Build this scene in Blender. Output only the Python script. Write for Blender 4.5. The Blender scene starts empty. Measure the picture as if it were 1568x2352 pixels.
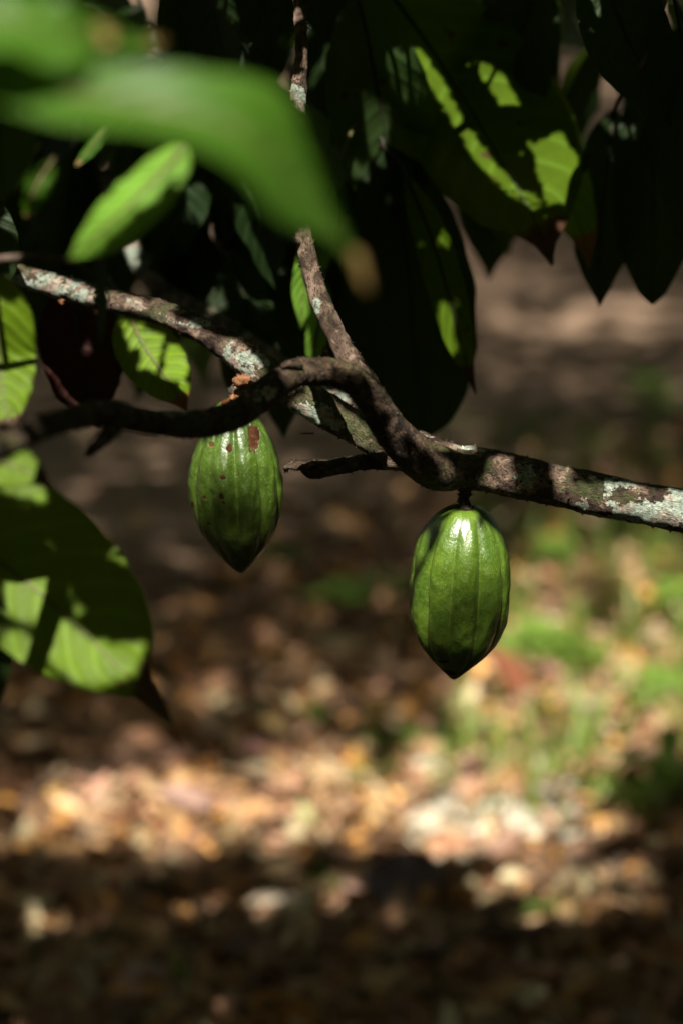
import bpy, math, random
import numpy as np
from mathutils import Vector, Matrix, noise
from mathutils.bvhtree import BVHTree

random.seed(7); rng = np.random.default_rng(7)
sc = bpy.context.scene
COL = sc.collection
W, H = 1568.0, 2352.0
LENS, SH, PITCH, CZ = 85.0, 36.0, math.radians(15), 1.5
CAM = Vector((0, 0, CZ))
RT = Vector((1, 0, 0)); FW = Vector((0, math.cos(PITCH), -math.sin(PITCH))); UP = Vector((0, math.sin(PITCH), math.cos(PITCH)))
K = SH / LENS / H
def ray(px, py): return FW + RT * ((px - W/2) * K) + UP * ((H/2 - py) * K)
def P(px, py, d): return CAM + ray(px, py) * d
def cv(r, u, f): return RT * r + UP * u + FW * f
def gpt(px, py):
    r = ray(px, py); t = -CZ / r.z
    return CAM + r * t
def topix(p):
    v = p - CAM; f = v.dot(FW)
    return (W/2 + v.dot(RT) / f / K, H/2 - v.dot(UP) / f / K)
SUN_EL, SUN_AZ = math.radians(57), math.radians(-3)       # azimuth measured from straight behind the camera, negative = left
SUN = Vector((math.cos(SUN_EL) * math.sin(SUN_AZ), -math.cos(SUN_EL) * math.cos(SUN_AZ), math.sin(SUN_EL)))

# ------------------------------------------------------------------ objects
def tag(o, label=None, cat=None, group=None, kind=None):
    if label: o['label'] = label
    if cat: o['category'] = cat
    if group: o['group'] = group
    if kind: o['kind'] = kind
    return o
def thing(name, base, label, cat, group=None):
    o = bpy.data.objects.new(name, None); COL.objects.link(o); o.location = base; o.empty_display_size = .05
    return tag(o, label, cat, group)
def wloc(o):
    v = Vector((0, 0, 0))
    while o is not None: v += o.location; o = o.parent
    return v
def mesh(name, verts, faces, mat, parent=None, base=None, uvs=None, attrs=None, smooth=True, cols=None):
    off = wloc(parent) if parent is not None else (Vector(base) if base is not None else Vector((0, 0, 0)))
    me = bpy.data.meshes.new(name)
    va = np.array([tuple(v) for v in verts] if not isinstance(verts, np.ndarray) else verts, dtype=float) - np.array(off)
    me.from_pydata(va.tolist(), [], faces if isinstance(faces, list) else faces.tolist())
    if uvs is not None:
        l = me.uv_layers.new(name='UVMap'); li = np.empty(len(me.loops), dtype=int); me.loops.foreach_get('vertex_index', li)
        l.data.foreach_set('uv', np.array(uvs, dtype=float)[li].ravel())
    for k, a in (attrs or {}).items():
        at = me.attributes.new(k, 'FLOAT', 'POINT'); at.data.foreach_set('value', np.array(a, dtype=float))
    if cols is not None:
        at = me.attributes.new('tint', 'FLOAT_COLOR', 'POINT'); at.data.foreach_set('color', np.array(cols, dtype=float).ravel())
    if smooth: me.polygons.foreach_set('use_smooth', [True] * len(me.polygons))
    me.materials.append(mat); me.update()
    o = bpy.data.objects.new(name, me); COL.objects.link(o)
    if parent is not None: o.parent = parent
    else: o.location = off
    return o

# ------------------------------------------------------------------ materials
class NT:
    def __init__(s, name):
        s.m = bpy.data.materials.new(name); s.m.use_nodes = True; s.t = s.m.node_tree; s.t.nodes.clear()
        s.out = s.n('ShaderNodeOutputMaterial')
    def n(s, ty, **kw):
        nd = s.t.nodes.new(ty)
        for k, v in kw.items(): setattr(nd, k, v)
        return nd
    def L(s, a, b): s.t.links.new(a, b)
    def put(s, sock, v):
        if hasattr(v, 'is_output') or isinstance(v, bpy.types.NodeSocket): s.L(v, sock)
        else: sock.default_value = v
    def math(s, op, a, b=0.0, c=None, clamp=False):
        nd = s.n('ShaderNodeMath', operation=op, use_clamp=clamp)
        s.put(nd.inputs[0], a); s.put(nd.inputs[1], b)
        if c is not None: s.put(nd.inputs[2], c)
        return nd.outputs[0]
    def mix(s, f, a, b):
        nd = s.n('ShaderNodeMix', data_type='RGBA')
        s.put(nd.inputs[0], f); s.put(nd.inputs[6], a if not isinstance(a, tuple) else (*a, 1)); s.put(nd.inputs[7], b if not isinstance(b, tuple) else (*b, 1))
        return nd.outputs[2]
    def noise(s, vec, scale, detail=4, rough=.55, dist=0):
        nd = s.n('ShaderNodeTexNoise'); nd.inputs['Scale'].default_value = scale; nd.inputs['Detail'].default_value = detail
        nd.inputs['Roughness'].default_value = rough; nd.inputs['Distortion'].default_value = dist
        if vec is not None: s.L(vec, nd.inputs['Vector'])
        return nd.outputs[0]
    def step(s, v, lo, hi, a=0.0, b=1.0):
        nd = s.n('ShaderNodeMapRange', interpolation_type='SMOOTHSTEP'); s.put(nd.inputs[0], v)
        nd.inputs[1].default_value = lo; nd.inputs[2].default_value = hi; nd.inputs[3].default_value = a; nd.inputs[4].default_value = b
        return nd.outputs[0]
    def coord(s, o='Object'): return s.n('ShaderNodeTexCoord').outputs[o]
    def attr(s, name, o='Fac'): return s.n('ShaderNodeAttribute', attribute_name=name).outputs[o]
    def bump(s, h, strength=.5, dist=.002, normal=None):
        nd = s.n('ShaderNodeBump'); nd.inputs['Strength'].default_value = strength; nd.inputs['Distance'].default_value = dist
        s.L(h, nd.inputs['Height'])
        if normal is not None: s.L(normal, nd.inputs['Normal'])
        return nd.outputs[0]
    def bsdf(s, color, rough=.6, spec=.5, normal=None, **kw):
        b = s.n('ShaderNodeBsdfPrincipled'); s.put(b.inputs['Base Color'], (*color, 1) if isinstance(color, tuple) else color)
        s.put(b.inputs['Roughness'], rough); s.put(b.inputs['Specular IOR Level'], spec)
        for k, v in kw.items(): s.put(b.inputs[k], v)
        if normal is not None: s.L(normal, b.inputs['Normal'])
        return b.outputs[0]
    def done(s, sh): s.L(sh, s.out.inputs[0]); return s.m

def mat_bark(name, base1, base2, moss, lichen_bias=0.0):
    t = NT(name); co = t.coord()
    n1 = t.noise(co, 60, 6, .6); n2 = t.noise(co, 260, 5, .65); n3 = t.noise(co, 28, 4, .6)
    uv = t.n('ShaderNodeUVMap').outputs[0]
    mp = t.n('ShaderNodeMapping'); t.L(uv, mp.inputs[0]); mp.inputs[3].default_value = (55, 260, 1)
    crack = t.noise(mp.outputs[0], 1.0, 5, .7, .6)
    c = t.mix(t.step(n1, .38, .62), base1, base2)
    big = t.noise(co, 75, 3, .5, .8)
    c = t.mix(t.step(big, .56, .60, 0, .6), c, tuple(min(1, x * 1.9 + .03) for x in base2))
    c = t.mix(t.step(big, .44, .38, 0, .75), c, tuple(x * .35 for x in base1))
    c = t.mix(t.step(crack, .50, .38), c, (.012, .008, .006))
    ms = t.math('MULTIPLY', t.step(t.math('ADD', n3, t.math('MULTIPLY', t.math('SUBTRACT', n2, .5), .5)), .5, .6), t.attr('moss'))
    c = t.mix(ms, c, t.mix(t.step(n2, .4, .6), tuple(x * .5 for x in moss), moss))
    la = t.attr('lichen')
    edge = t.math('ADD', t.math('ADD', t.math('MULTIPLY', la, 1.0), t.math('MULTIPLY', t.math('SUBTRACT', n1, .5), 2.2)), t.math('MULTIPLY', t.math('SUBTRACT', n2, .5), 1.1))
    lm = t.step(edge, .49 - lichen_bias, .53 - lichen_bias)
    lc = t.mix(t.step(n2, .4, .62), (.26, .32, .25), (.50, .57, .46))
    lc = t.mix(t.step(t.noise(co, 420, 3, .7), .54, .64, 0, .75), lc, (.12, .12, .08))
    lc = t.mix(t.step(t.noise(co, 48, 3, .5), .45, .6), lc, t.mix(t.step(n2, .4, .62), (.28, .21, .16), (.56, .46, .36)))
    c = t.mix(lm, c, lc)
    h = t.math('ADD', t.math('MULTIPLY', crack, 1.3), t.math('ADD', t.math('MULTIPLY', n2, .8), t.math('ADD', t.math('MULTIPLY', lm, .9), t.math('MULTIPLY', big, .8))))
    nb = t.bump(h, 1.0, .004)
    return t.done(t.bsdf(c, .78, .25, nb))

def mat_leaf(name, top, under, trans, tfac=.45, rough=.38, spec=.45, tip=None, red=None, quilt=.28, spots=True):
    t = NT(name)
    uv = t.n('ShaderNodeUVMap').outputs[0]; sx = t.n('ShaderNodeSeparateXYZ'); t.L(uv, sx.inputs[0])
    u = t.math('ABSOLUTE', t.math('SUBTRACT', sx.outputs[0], .5)); u = t.math('MULTIPLY', u, 2)
    v = sx.outputs[1]
    ph = t.math('SUBTRACT', t.math('MULTIPLY', v, 11), t.math('MULTIPLY', t.math('POWER', u, 1.25), 1.9))
    fr = t.math('ABSOLUTE', t.math('SUBTRACT', t.math('FRACT', ph), .5))          # .5 at a vein
    vein = t.step(fr, .47, .495)
    midr = t.step(u, .045, .02)
    band = t.math('MULTIPLY', t.step(fr, .22, .5), .35)
    vm = t.math('MAXIMUM', t.math('MULTIPLY', vein, t.step(u, 1.0, .5, .25, 1)), midr)
    co = t.coord(); n1 = t.noise(co, 22, 5, .6); n2 = t.noise(co, 160, 4, .6)
    vor = t.n('ShaderNodeTexVoronoi', feature='DISTANCE_TO_EDGE'); vor.inputs['Scale'].default_value = 190; t.L(co, vor.inputs[0])
    net = t.step(vor.outputs[0], .09, .02)
    geo = t.n('ShaderNodeNewGeometry')
    c = t.mix(t.step(n1, .35, .7), top, tuple(x * 1.5 for x in top))
    cu = t.mix(t.step(n1, .35, .7), under, tuple(x * 1.35 for x in under))
    c = t.mix(geo.outputs['Backfacing'], c, cu)
    c = t.mix(band, c, tuple(min(1, x * 2.0 + .004) for x in top))
    c = t.mix(t.math('MULTIPLY', vm, .55), c, tuple(min(1, x * 2.2 + .03) for x in top))
    tr = t.mix(t.step(n1, .3, .7), trans, (trans[0] * .7, trans[1] * .85, trans[2]))
    tr = t.mix(t.math('MULTIPLY', vm, .45), tr, (trans[0] * .35, trans[1] * .3, trans[2] * .5))
    tr = t.mix(t.math('MULTIPLY', net, .35), tr, (trans[0] * .4, trans[1] * .45, trans[2]))
    if spots:
        s = t.step(t.noise(co, 75, 3, .5), .68, .72, 0, .8)
        c = t.mix(s, c, (.06, .03, .015)); tr = t.mix(s, tr, (.08, .03, .0))
    if red:
        r = t.step(t.math('ADD', u, t.math('MULTIPLY', t.math('SUBTRACT', n1, .5), 1.2)), .35, 1.1)
        c = t.mix(r, c, red); tr = t.mix(r, tr, tuple(x * 2 for x in red))
    if tip:
        r = t.step(t.math('ADD', v, t.math('MULTIPLY', t.math('SUBTRACT', n1, .5), .2)), tip[1], tip[1] + .035)
        c = t.mix(r, c, tip[0]); tr = t.mix(r, tr, tuple(min(1, x * 2.2) for x in tip[0]))
    hh = t.math('SUBTRACT', t.math('MULTIPLY', t.step(fr, .5, .15), .8), t.math('MULTIPLY', net, .12))
    hh = t.math('ADD', hh, t.math('MULTIPLY', n2, .2))
    nb = t.bump(hh, quilt, .003)
    a = t.bsdf(c, rough, spec, nb)
    b = t.n('ShaderNodeBsdfTranslucent'); t.put(b.inputs[0], tr); 
    mx = t.n('ShaderNodeMixShader'); mx.inputs[0].default_value = tfac; t.L(a, mx.inputs[1]); t.L(b.outputs[0], mx.inputs[2])
    return t.done(mx.outputs[0])

def mat_simple(name, c1, c2, scale=80, rough=.8, bump=.5, spec=.3):
    t = NT(name); co = t.coord(); n = t.noise(co, scale, 6, .65)
    return t.done(t.bsdf(t.mix(t.step(n, .35, .65), c1, c2), rough, spec, t.bump(n, bump, .003)))

def mat_pod(name, scars, light, dark, tipdark):
    t = NT(name); co = t.coord(); sep = t.n('ShaderNodeSeparateXYZ'); t.L(co, sep.inputs[0])
    ridge = t.attr('ridge'); vv = t.attr('along')
    n1 = t.noise(co, 35, 5, .6); n2 = t.noise(co, 120, 4, .6)
    mp = t.n('ShaderNodeMapping'); t.L(co, mp.inputs[0]); mp.inputs[3].default_value = (90, 90, 14)
    st = t.noise(mp.outputs[0], 1, 4, .6)
    c = t.mix(t.step(n1, .3, .7), dark, light)
    c = t.mix(t.math('MULTIPLY', t.step(ridge, .80, 1.0), t.step(st, .35, .6, .05, .32)), c, (.22, .29, .05))
    c = t.mix(t.step(st, .52, .72, 0, .4), c, (.12, .21, .02))
    vo = t.n('ShaderNodeTexVoronoi'); vo.inputs['Scale'].default_value = 950; t.L(co, vo.inputs[0])
    vs = t.math('MULTIPLY', t.step(vo.outputs['Distance'], .30, .16), t.step(t.n('ShaderNodeSeparateColor').outputs[0] if False else t.noise(co, 240, 2, .5), .40, .55))
    c = t.mix(t.math('MULTIPLY', vs, .55), c, (.42, .52, .16))
    vo2 = t.n('ShaderNodeTexVoronoi'); vo2.inputs['Scale'].default_value = 330; t.L(co, vo2.inputs[0])
    c = t.mix(t.math('MULTIPLY', t.step(vo2.outputs['Distance'], .15, .08), .5), c, (.45, .52, .18))
    # sooty mottling towards the tip
    soot = t.math('MULTIPLY', t.step(vv, tipdark, 1.02), 1.0)
    soot = t.step(t.math('ADD', soot, t.math('MULTIPLY', t.math('SUBTRACT', n2, .5), 2.6)), .55, 1.05)
    c = t.mix(t.math('MULTIPLY', soot, .45), c, (.045, .040, .014))
    # fine crack line handled as groove; scars
    sc_mask = None
    for (p, rx, rz) in scars:
        sub = t.n('ShaderNodeVectorMath', operation='SUBTRACT'); t.L(co, sub.inputs[0]); sub.inputs[1].default_value = p
        mul = t.n('ShaderNodeVectorMath', operation='MULTIPLY'); t.L(sub.outputs[0], mul.inputs[0]); mul.inputs[1].default_value = (1/rx, 1/max(rx, .012), 1/rz)
        ln = t.n('ShaderNodeVectorMath', operation='LENGTH'); t.L(mul.outputs[0], ln.inputs[0])
        d = t.math('ADD', ln.outputs['Value'], t.math('MULTIPLY', t.math('SUBTRACT', n2, .5), 1.8))
        m = t.step(d, 1.05, .85)
        sc_mask = m if sc_mask is None else t.math('MAXIMUM', sc_mask, m)
    rough = .31
    hn = t.math('ADD', t.math('MULTIPLY', n2, .5), t.math('MULTIPLY', t.noise(co, 420, 3, .6), .5))
    if sc_mask is not None:
        c = t.mix(sc_mask, c, t.mix(t.step(n2, .4, .6), (.035, .014, .006), (.09, .034, .014)))
        rough = t.math('ADD', t.math('MULTIPLY', sc_mask, .5), .36)
        hn = t.math('ADD', hn, t.math('MULTIPLY', sc_mask, -.6))
    nb = t.bump(t.math('ADD', hn, t.math('MULTIPLY', st, .8)), .6, .0018)
    return t.done(t.bsdf(c, rough, t.math('MULTIPLY_ADD', sc_mask, -.8, .9), nb, **{'Coat Weight': t.math('SUBTRACT', 1.0, sc_mask), 'Coat Roughness': .36}))

M = {}
M['bark'] = mat_bark('bark_brown', (.09, .056, .038), (.25, .17, .12), (.075, .095, .03))
M['bark_pale'] = mat_bark('bark_pale', (.13, .10, .08), (.26, .20, .16), (.09, .11, .04), .05)
M['bark_dark'] = mat_bark('bark_umber', (.035, .024, .015), (.10, .062, .036), (.11, .105, .035), -.05)
M['stalk'] = mat_simple('stalk_orange_brown', (.10, .045, .02), (.32, .14, .06), 150, .8, .9)
M['stalk_dark'] = mat_simple('stalk_dark_brown', (.02, .014, .01), (.07, .045, .025), 160, .85, 1)
M['twig'] = mat_simple('twig_brown', (.05, .035, .025), (.12, .085, .06), 120, .8, .8)
M['petiole'] = mat_simple('petiole_green', (.07, .09, .02), (.12, .10, .04), 90, .5, .3)
M['petiole_dark'] = mat_simple('petiole_dark', (.015, .018, .008), (.03, .025, .012), 90, .6, .3)
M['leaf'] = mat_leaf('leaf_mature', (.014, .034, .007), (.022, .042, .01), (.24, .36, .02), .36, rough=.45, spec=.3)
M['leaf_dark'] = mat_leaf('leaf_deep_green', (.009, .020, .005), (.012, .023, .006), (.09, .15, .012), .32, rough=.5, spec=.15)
M['leaf_tip'] = mat_leaf('leaf_brown_tipped', (.09, .155, .006), (.09, .155, .006), (.36, .46, .015), .25, rough=.5, spec=.12, tip=((.20, .08, .03), .86))
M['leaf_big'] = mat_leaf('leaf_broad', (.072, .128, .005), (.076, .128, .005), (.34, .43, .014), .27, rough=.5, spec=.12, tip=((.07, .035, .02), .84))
M['leaf_shade'] = mat_leaf('leaf_broad_shade', (.046, .088, .004), (.05, .088, .004), (.26, .36, .010), .30, rough=.7, spec=.04, tip=((.07, .035, .02), .86))  # darker copy of the broad leaf, shade put into its base colour
M['leaf_red'] = mat_leaf('leaf_reddish', (.022, .007, .005), (.025, .008, .006), (.06, .015, .005), .25, rough=.6, spec=.12)
M['leaf_fresh'] = mat_leaf('leaf_fresh', (.032, .092, .005), (.04, .10, .007), (.14, .30, .01), .35, rough=.45, spec=.32, tip=((.42, .27, .10), .90), spots=False)
M['leaf_fresh2'] = mat_leaf('leaf_light_green', (.13, .27, .03), (.13, .26, .03), (.30, .52, .04), .40, rough=.45, spec=.2, spots=False)

# ------------------------------------------------------------------ geometry builders
def catmull(pts, n):
    """pts: list of tuples of floats, resampled to about n spans"""
    A = np.array(pts, float); A = np.vstack([2*A[0]-A[1], A, 2*A[-1]-A[-2]]); m = len(A) - 3
    out = []
    for q in np.linspace(0, m, n, endpoint=True):
        i = min(int(q), m - 1); t = q - i; p0, p1, p2, p3 = A[i], A[i+1], A[i+2], A[i+3]
        out.append(.5 * ((2*p1) + (-p0+p2)*t + (2*p0-5*p1+4*p2-p3)*t*t + (-p0+3*p1-3*p2+p3)*t**3))
    return np.array(out)

def tube(path, nseg=20, nr=None, rough=.0, fine=.0, seed=0, cap=True, step=.002, flakes=0, lump=0.0):
    """path rows: x y z r in world space -> verts, faces, uvs"""
    pts = np.array(path, float)
    L = np.linalg.norm(np.diff(pts[:, :3], axis=0), axis=1).sum()
    n = nr or max(8, int(L / step)); C = catmull(pts, n)
    V, F, UV = [], [], []
    T = np.gradient(C[:, :3], axis=0); T /= np.linalg.norm(T, axis=1)[:, None]
    ref = Vector((0, 0, 1)) if abs(T[0][2]) < .9 else Vector((1, 0, 0))
    s = 0; so = seed * 7.31
    a = Vector(T[0]).cross(ref).normalized()
    for i in range(n):
        t = Vector(T[i]); a = (a - t * a.dot(t)).normalized(); b = t.cross(a)
        if i: s += float(np.linalg.norm(C[i, :3] - C[i-1, :3]))
        c = Vector(C[i, :3]); r = max(C[i, 3], 1e-4)
        for k in range(nseg):
            th = 2 * math.pi * k / nseg; d = a * math.cos(th) + b * math.sin(th)
            rr = r
            p = c + d * r
            if rough: rr += r * rough * noise.noise(Vector((p.x*28+so, p.y*28, p.z*28))) 
            if lump: rr += r * lump * max(0, noise.noise(Vector((p.x*11-so, p.y*11, p.z*11))))
            if fine: rr += fine * (noise.noise(Vector((p.x*120, p.y*120+so, p.z*120))) + .6*noise.noise(Vector((p.x*330, p.y*330, p.z*330+so))))
            V.append(c + d * rr); UV.append((k / nseg, s))
    for i in range(n - 1):
        for k in range(nseg):
            k2 = (k+1) % nseg
            F.append((i*nseg+k, i*nseg+k2, (i+1)*nseg+k2, (i+1)*nseg+k))
    if cap:
        for e, i in ((0, 0), (1, n-1)):
            idx = len(V); V.append(Vector(C[i, :3])); UV.append((.5, s*e))
            for k in range(nseg):
                k2 = (k+1) % nseg
                F.append((i*nseg+k2, i*nseg+k, idx) if e == 0 else (i*nseg+k, i*nseg+k2, idx))
    R = random.Random(seed + 99)
    for _ in range(flakes):                      # little lifted bark flakes and moss tufts
        i = R.randrange(2, n-2); k = R.randrange(nseg); base = V[i*nseg+k]; c = Vector(C[i, :3]); d = (base - c).normalized(); t = Vector(T[i])
        sdir = d.cross(t); ln = R.uniform(.0008, .0035); w = R.uniform(.0005, .0016); hh = R.uniform(.0008, .003)
        q = len(V); tip = base + d * hh + t * R.uniform(-ln, ln) + sdir * R.uniform(-w, w)
        V += [base - t*w - d*.0006, base + t*w + sdir*w*.5 - d*.0006, base + sdir*w - d*.0006, tip]
        UV += [UV[i*nseg+k]] * 4
        F += [(q, q+1, q+3), (q+1, q+2, q+3), (q+2, q, q+3)]
    return V, F, UV

def pxpath(lst):  # (px,py,depth,diameter_px) -> world rows
    out = []
    for (x, y, d, w) in lst:
        p = P(x, y, d); out.append((p.x, p.y, p.z, w * K * d / 2))
    return out

def branch(name, pl, mat, parent, spots=(), moss=.6, seed=0, nseg=40, rough=.12, fine=.0009, flakes=420, base_l=.0, lump=.12):
    V, F, UV = tube(pxpath(pl), nseg, None, rough, fine, seed, True, .0018, flakes, lump)
    ring = max(x[3] for x in pl)
    li = np.full(len(V), base_l); mo = np.full(len(V), moss)
    pp = np.array([topix(v) for v in V])
    for (x, y, rx, ry, a) in spots:
        d = np.sqrt(((pp[:, 0]-x)/rx)**2 + ((pp[:, 1]-y)/ry)**2)
        li = np.maximum(li, a * np.clip(1.35 - d * .85, 0, 1))
    return mesh(name, V, F, mat, parent, uvs=UV, attrs={'lichen': li, 'moss': mo})

WT = [(0, 0), (.03, .22), (.1, .52), (.2, .8), (.33, .96), (.48, 1), (.62, .94), (.74, .78), (.83, .54), (.89, .32), (.935, .16), (.97, .07), (1, .0)]
def wprof(t): return float(np.interp(t, [a for a, b in WT], [b for a, b in WT]))
def leaf_geo(mid, side, hw, fold=.25, wave=.06, curl=.0, nl=36, nw=10, seed=0, asym=1.0, wfun=wprof, nwave=4.5):
    C = catmull([tuple(p) for p in mid], nl+1)
    seg = np.r_[0, np.cumsum(np.linalg.norm(np.diff(C, axis=0), axis=1))]; tt = seg / seg[-1]
    T = np.gradient(C, axis=0); V, UV, F = [], [], []
    R = random.Random(seed); ph1, ph2 = R.uniform(0, 6), R.uniform(0, 6)
    for i in range(nl+1):
        t = Vector(T[i]).normalized(); s = (side - t * side.dot(t)).normalized(); n = t.cross(s)
        w = hw * wfun(tt[i]) + .0006
        for j in range(nw+1):
            u = j / nw * 2 - 1; ww = w * (asym if u < 0 else 1.0)
            ph = ph1 if u < 0 else ph2
            au = abs(u)
            hgt = fold * au * ww + curl * au * au * ww + wave * hw * au * au * math.sin(tt[i] * 6.283 * nwave + ph) + wave*.5*hw*au*noise.noise(Vector((tt[i]*5+ph, u*2, seed)))
            edge = 1 + .035 * noise.noise(Vector((tt[i]*14, ph, u)))
            V.append(Vector(C[i]) + s * (u * ww * edge * math.cos(fold * .8)) + n * hgt); UV.append((j / nw, tt[i]))
    for i in range(nl):
        for j in range(nw):
            a = i*(nw+1)+j; F.append((a, a+1, a+nw+2, a+nw+1))
    return V, F, UV
LEAVES = []
def leaf(parent, mid, side, hw, mat, pet=None, label=None, name='leaf', **kw):
    V, F, UV = leaf_geo(mid, side, hw, **kw)
    o = mesh(name, V, F, M[mat], parent, uvs=UV)
    if label: o['label'] = label
    # raised midrib and petiole
    C = catmull([tuple(p) for p in mid], 16); n = (Vector(C[1]) - Vector(C[0])).cross(side).normalized()
    rows = []
    if pet is not None:
        d = (Vector(C[0]) - pet)
        rows += [(*pet, .0022), (*(pet + d*.5 + Vector((0, 0, .006))), .0017)]
    rows += [(*C[i], .0017 * (1 - i/15) + .0003) for i in range(0, 16)]
    v, f, uv = tube(rows, 7, 30, cap=False)
    mesh('midrib', v, f, M['petiole_dark' if mat in ('leaf_dark', 'leaf_red', 'leaf_shade', 'leaf') else 'petiole'], o, uvs=uv)
    LEAVES.append(o)
    return o
def PL(*a): return [P(*q) for q in a]

# ------------------------------------------------------------------ the cacao tree: branches
tree = thing('cacao_tree', Vector((P(4250, 1560, 1.86).x, 1.75, 0)), 'lichen-spotted brown cacao tree limb forking across the middle of the picture', 'tree')
branch('branch', [(4250, 1560, 1.86, 190), (3300, 1440, 1.84, 140), (2500, 1320, 1.82, 118), (1760, 1215, 1.80, 104), (1568, 1175, 1.80, 100), (1430, 1148, 1.80, 98), (1300, 1122, 1.80, 97), (1200, 1096, 1.80, 97), (1110, 1080, 1.805, 100), (1030, 1068, 1.81, 98), (950, 1042, 1.82, 88), (880, 1018, 1.83, 80), (800, 973, 1.84, 78), (720, 925, 1.85, 76), (650, 884, 1.86, 74), (590, 842, 1.86, 76), (530, 798, 1.87, 68), (450, 752, 1.88, 62), (360, 715, 1.90, 56), (260, 690, 1.91, 55), (150, 662, 1.93, 56), (60, 634, 1.95, 55), (-40, 600, 1.97, 54)],
       M['bark'], tree, [(715, 955, 48, 26, 1.0), (770, 975, 22, 14, .75), (560, 830, 70, 40, .72), (1400, 1118, 22, 20, .9), (1440, 1112, 34, 14, .65), (1500, 1180, 130, 34, .95), (1568, 1150, 50, 40, .9), (1335, 1160, 22, 22, .75), (1205, 1085, 26, 40, .5), (1075, 1026, 46, 12, .8), (120, 655, 110, 30, .72), (200, 680, 60, 30, .66), (320, 700, 70, 22, .35), (440, 740, 50, 20, .3), (980, 1000, 60, 14, .6)], .8, 1)
branch('branch', [(1060, 1058, 1.84, 70), (980, 1030, 1.87, 66), (900, 1000, 1.91, 60), (840, 962, 1.94, 60), (770, 912, 1.98, 58), (690, 868, 2.02, 56), (600, 815, 2.07, 54), (500, 742, 2.12, 50), (410, 690, 2.17, 46), (345, 640, 2.2, 44), (310, 580, 2.23, 44), (285, 500, 2.27, 42), (240, 400, 2.3, 40)],
       M['bark_pale'], tree, [(300, 560, 40, 60, .8), (770, 910, 60, 40, .4), (960, 1000, 80, 30, .6)], .6, 2)
branch('branch', [(1075, 1080, 1.795, 70), (1015, 1078, 1.785, 104), (960, 1050, 1.77, 96), (905, 995, 1.75, 84), (865, 935, 1.735, 76), (825, 882, 1.72, 70), (775, 858, 1.71, 64), (725, 852, 1.70, 64), (680, 857, 1.69, 66), (640, 880, 1.67, 66), (600, 912, 1.655, 66), (545, 950, 1.64, 68), (480, 970, 1.62, 64), (400, 975, 1.59, 60), (310, 962, 1.55, 60), (240, 948, 1.51, 58), (170, 960, 1.46, 56), (90, 985, 1.41, 56), (0, 1030, 1.35, 58), (-90, 1070, 1.30, 58)],
       M['bark_dark'], tree, [(600, 900, 36, 22, .62), (420, 945, 60, 14, .5)], 1.0, 3, flakes=260, lump=.10, rough=.09)
branch('branch', [(860, 915, 1.745, 60), (825, 862, 1.74, 60), (795, 815, 1.745, 54), (765, 755, 1.75, 49), (735, 690, 1.755, 44), (712, 610, 1.76, 41), (697, 540, 1.765, 40), (690, 470, 1.77, 38), (684, 380, 1.775, 38), (682, 300, 1.78, 38), (686, 210, 1.785, 36), (692, 130, 1.79, 32), (690, 40, 1.80, 30), (684, -60, 1.81, 30)],
       M['bark'], tree, [(684, 250, 26, 70, .95), (727, 700, 12, 20, .7), (690, 480, 20, 12, .6)], .15, 4, nseg=28, flakes=120)
tb = P(4300, 1560, 1.86)
V, F, UV = tube([(tb.x, tb.y, -.05, .10), (tb.x+.01, tb.y, .4, .078), (tb.x+.03, tb.y-.01, .9, .07), (tb.x+.02, tb.y+.02, 1.6, .062), (tb.x-.03, tb.y+.05, 2.6, .05), (tb.x+.05, tb.y+.1, 4.3, .035)], 28, None, .12, .002, 31, True, .02, 0, .2)
mesh('trunk', V, F, M['bark'], tree, uvs=UV, attrs={'lichen': [.3]*len(V), 'moss': [.6]*len(V)})
# broken stub below the fork
branch('broken_stub', [(945, 1062, 1.81, 40), (880, 1058, 1.80, 42), (820, 1062, 1.795, 36), (770, 1068, 1.79, 28), (720, 1068, 1.785, 26), (672, 1070, 1.78, 24), (650, 1074, 1.78, 14)], M['bark'], tree, [], .5, 5, 20, .35, .0012, 70)
branch('broken_stub', [(820, 1072, 1.79, 22), (760, 1084, 1.785, 20), (715, 1092, 1.78, 16), (690, 1078, 1.78, 5)], M['bark'], tree, [], .5, 6, 14, .4, .001, 30)
branch('broken_stub', [(275, 965, 1.52, 40), (240, 1005, 1.49, 30), (212, 1032, 1.47, 26), (198, 1046, 1.46, 10)], M['bark_dark'], tree, [], .5, 7, 16, .3, .001, 30)
branch('broken_stub', [(756, 838, 1.75, 14), (748, 812, 1.74, 12), (746, 798, 1.74, 9)], M['bark'], tree, [], .1, 8, 12, .2, .0005, 10)
branch('broken_stub', [(690, 560, 1.76, 14), (668, 545, 1.75, 11), (660, 532, 1.75, 8)], M['bark'], tree, [], .1, 9, 12, .3, .0006, 10)
branch('broken_stub', [(575, 862, 1.86, 30), (552, 878, 1.85, 20), (538, 872, 1.845, 10)], M['stalk'], tree, [], .1, 10, 12, .4, .0012, 40)
branch('broken_stub', [(570, 885, 1.87, 22), (545, 896, 1.87, 22), (526, 900, 1.87, 16)], M['bark_pale'], tree, [(540, 896, 30, 20, .5)], .1, 11, 12, .3, .001, 30)
branch('bud_knob', [(690, 842, 1.68, 22), (662, 838, 1.67, 20), (650, 842, 1.665, 12)], M['bark_dark'], tree, [(660, 838, 24, 12, .5)], 1, 12, 12, .3, .001, 20)
branch('twig', [(42, 620, 1.95, 9), (40, 600, 1.95, 6), (42, 585, 1.95, 7)], M['bark'], tree, [], .1, 13, 8, .2, .0004, 4)
branch('twig', [(720, 995, 1.835, 4), (700, 996, 1.83, 4), (688, 996, 1.825, 2)], M['stalk'], tree, [], .1, 14, 6, .2, .0002, 2)
branch('twig', [(140, 688, 1.92, 14), (143, 700, 1.92, 6)], M['stalk'], tree, [], .1, 15, 8, .2, .0004, 4)

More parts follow.
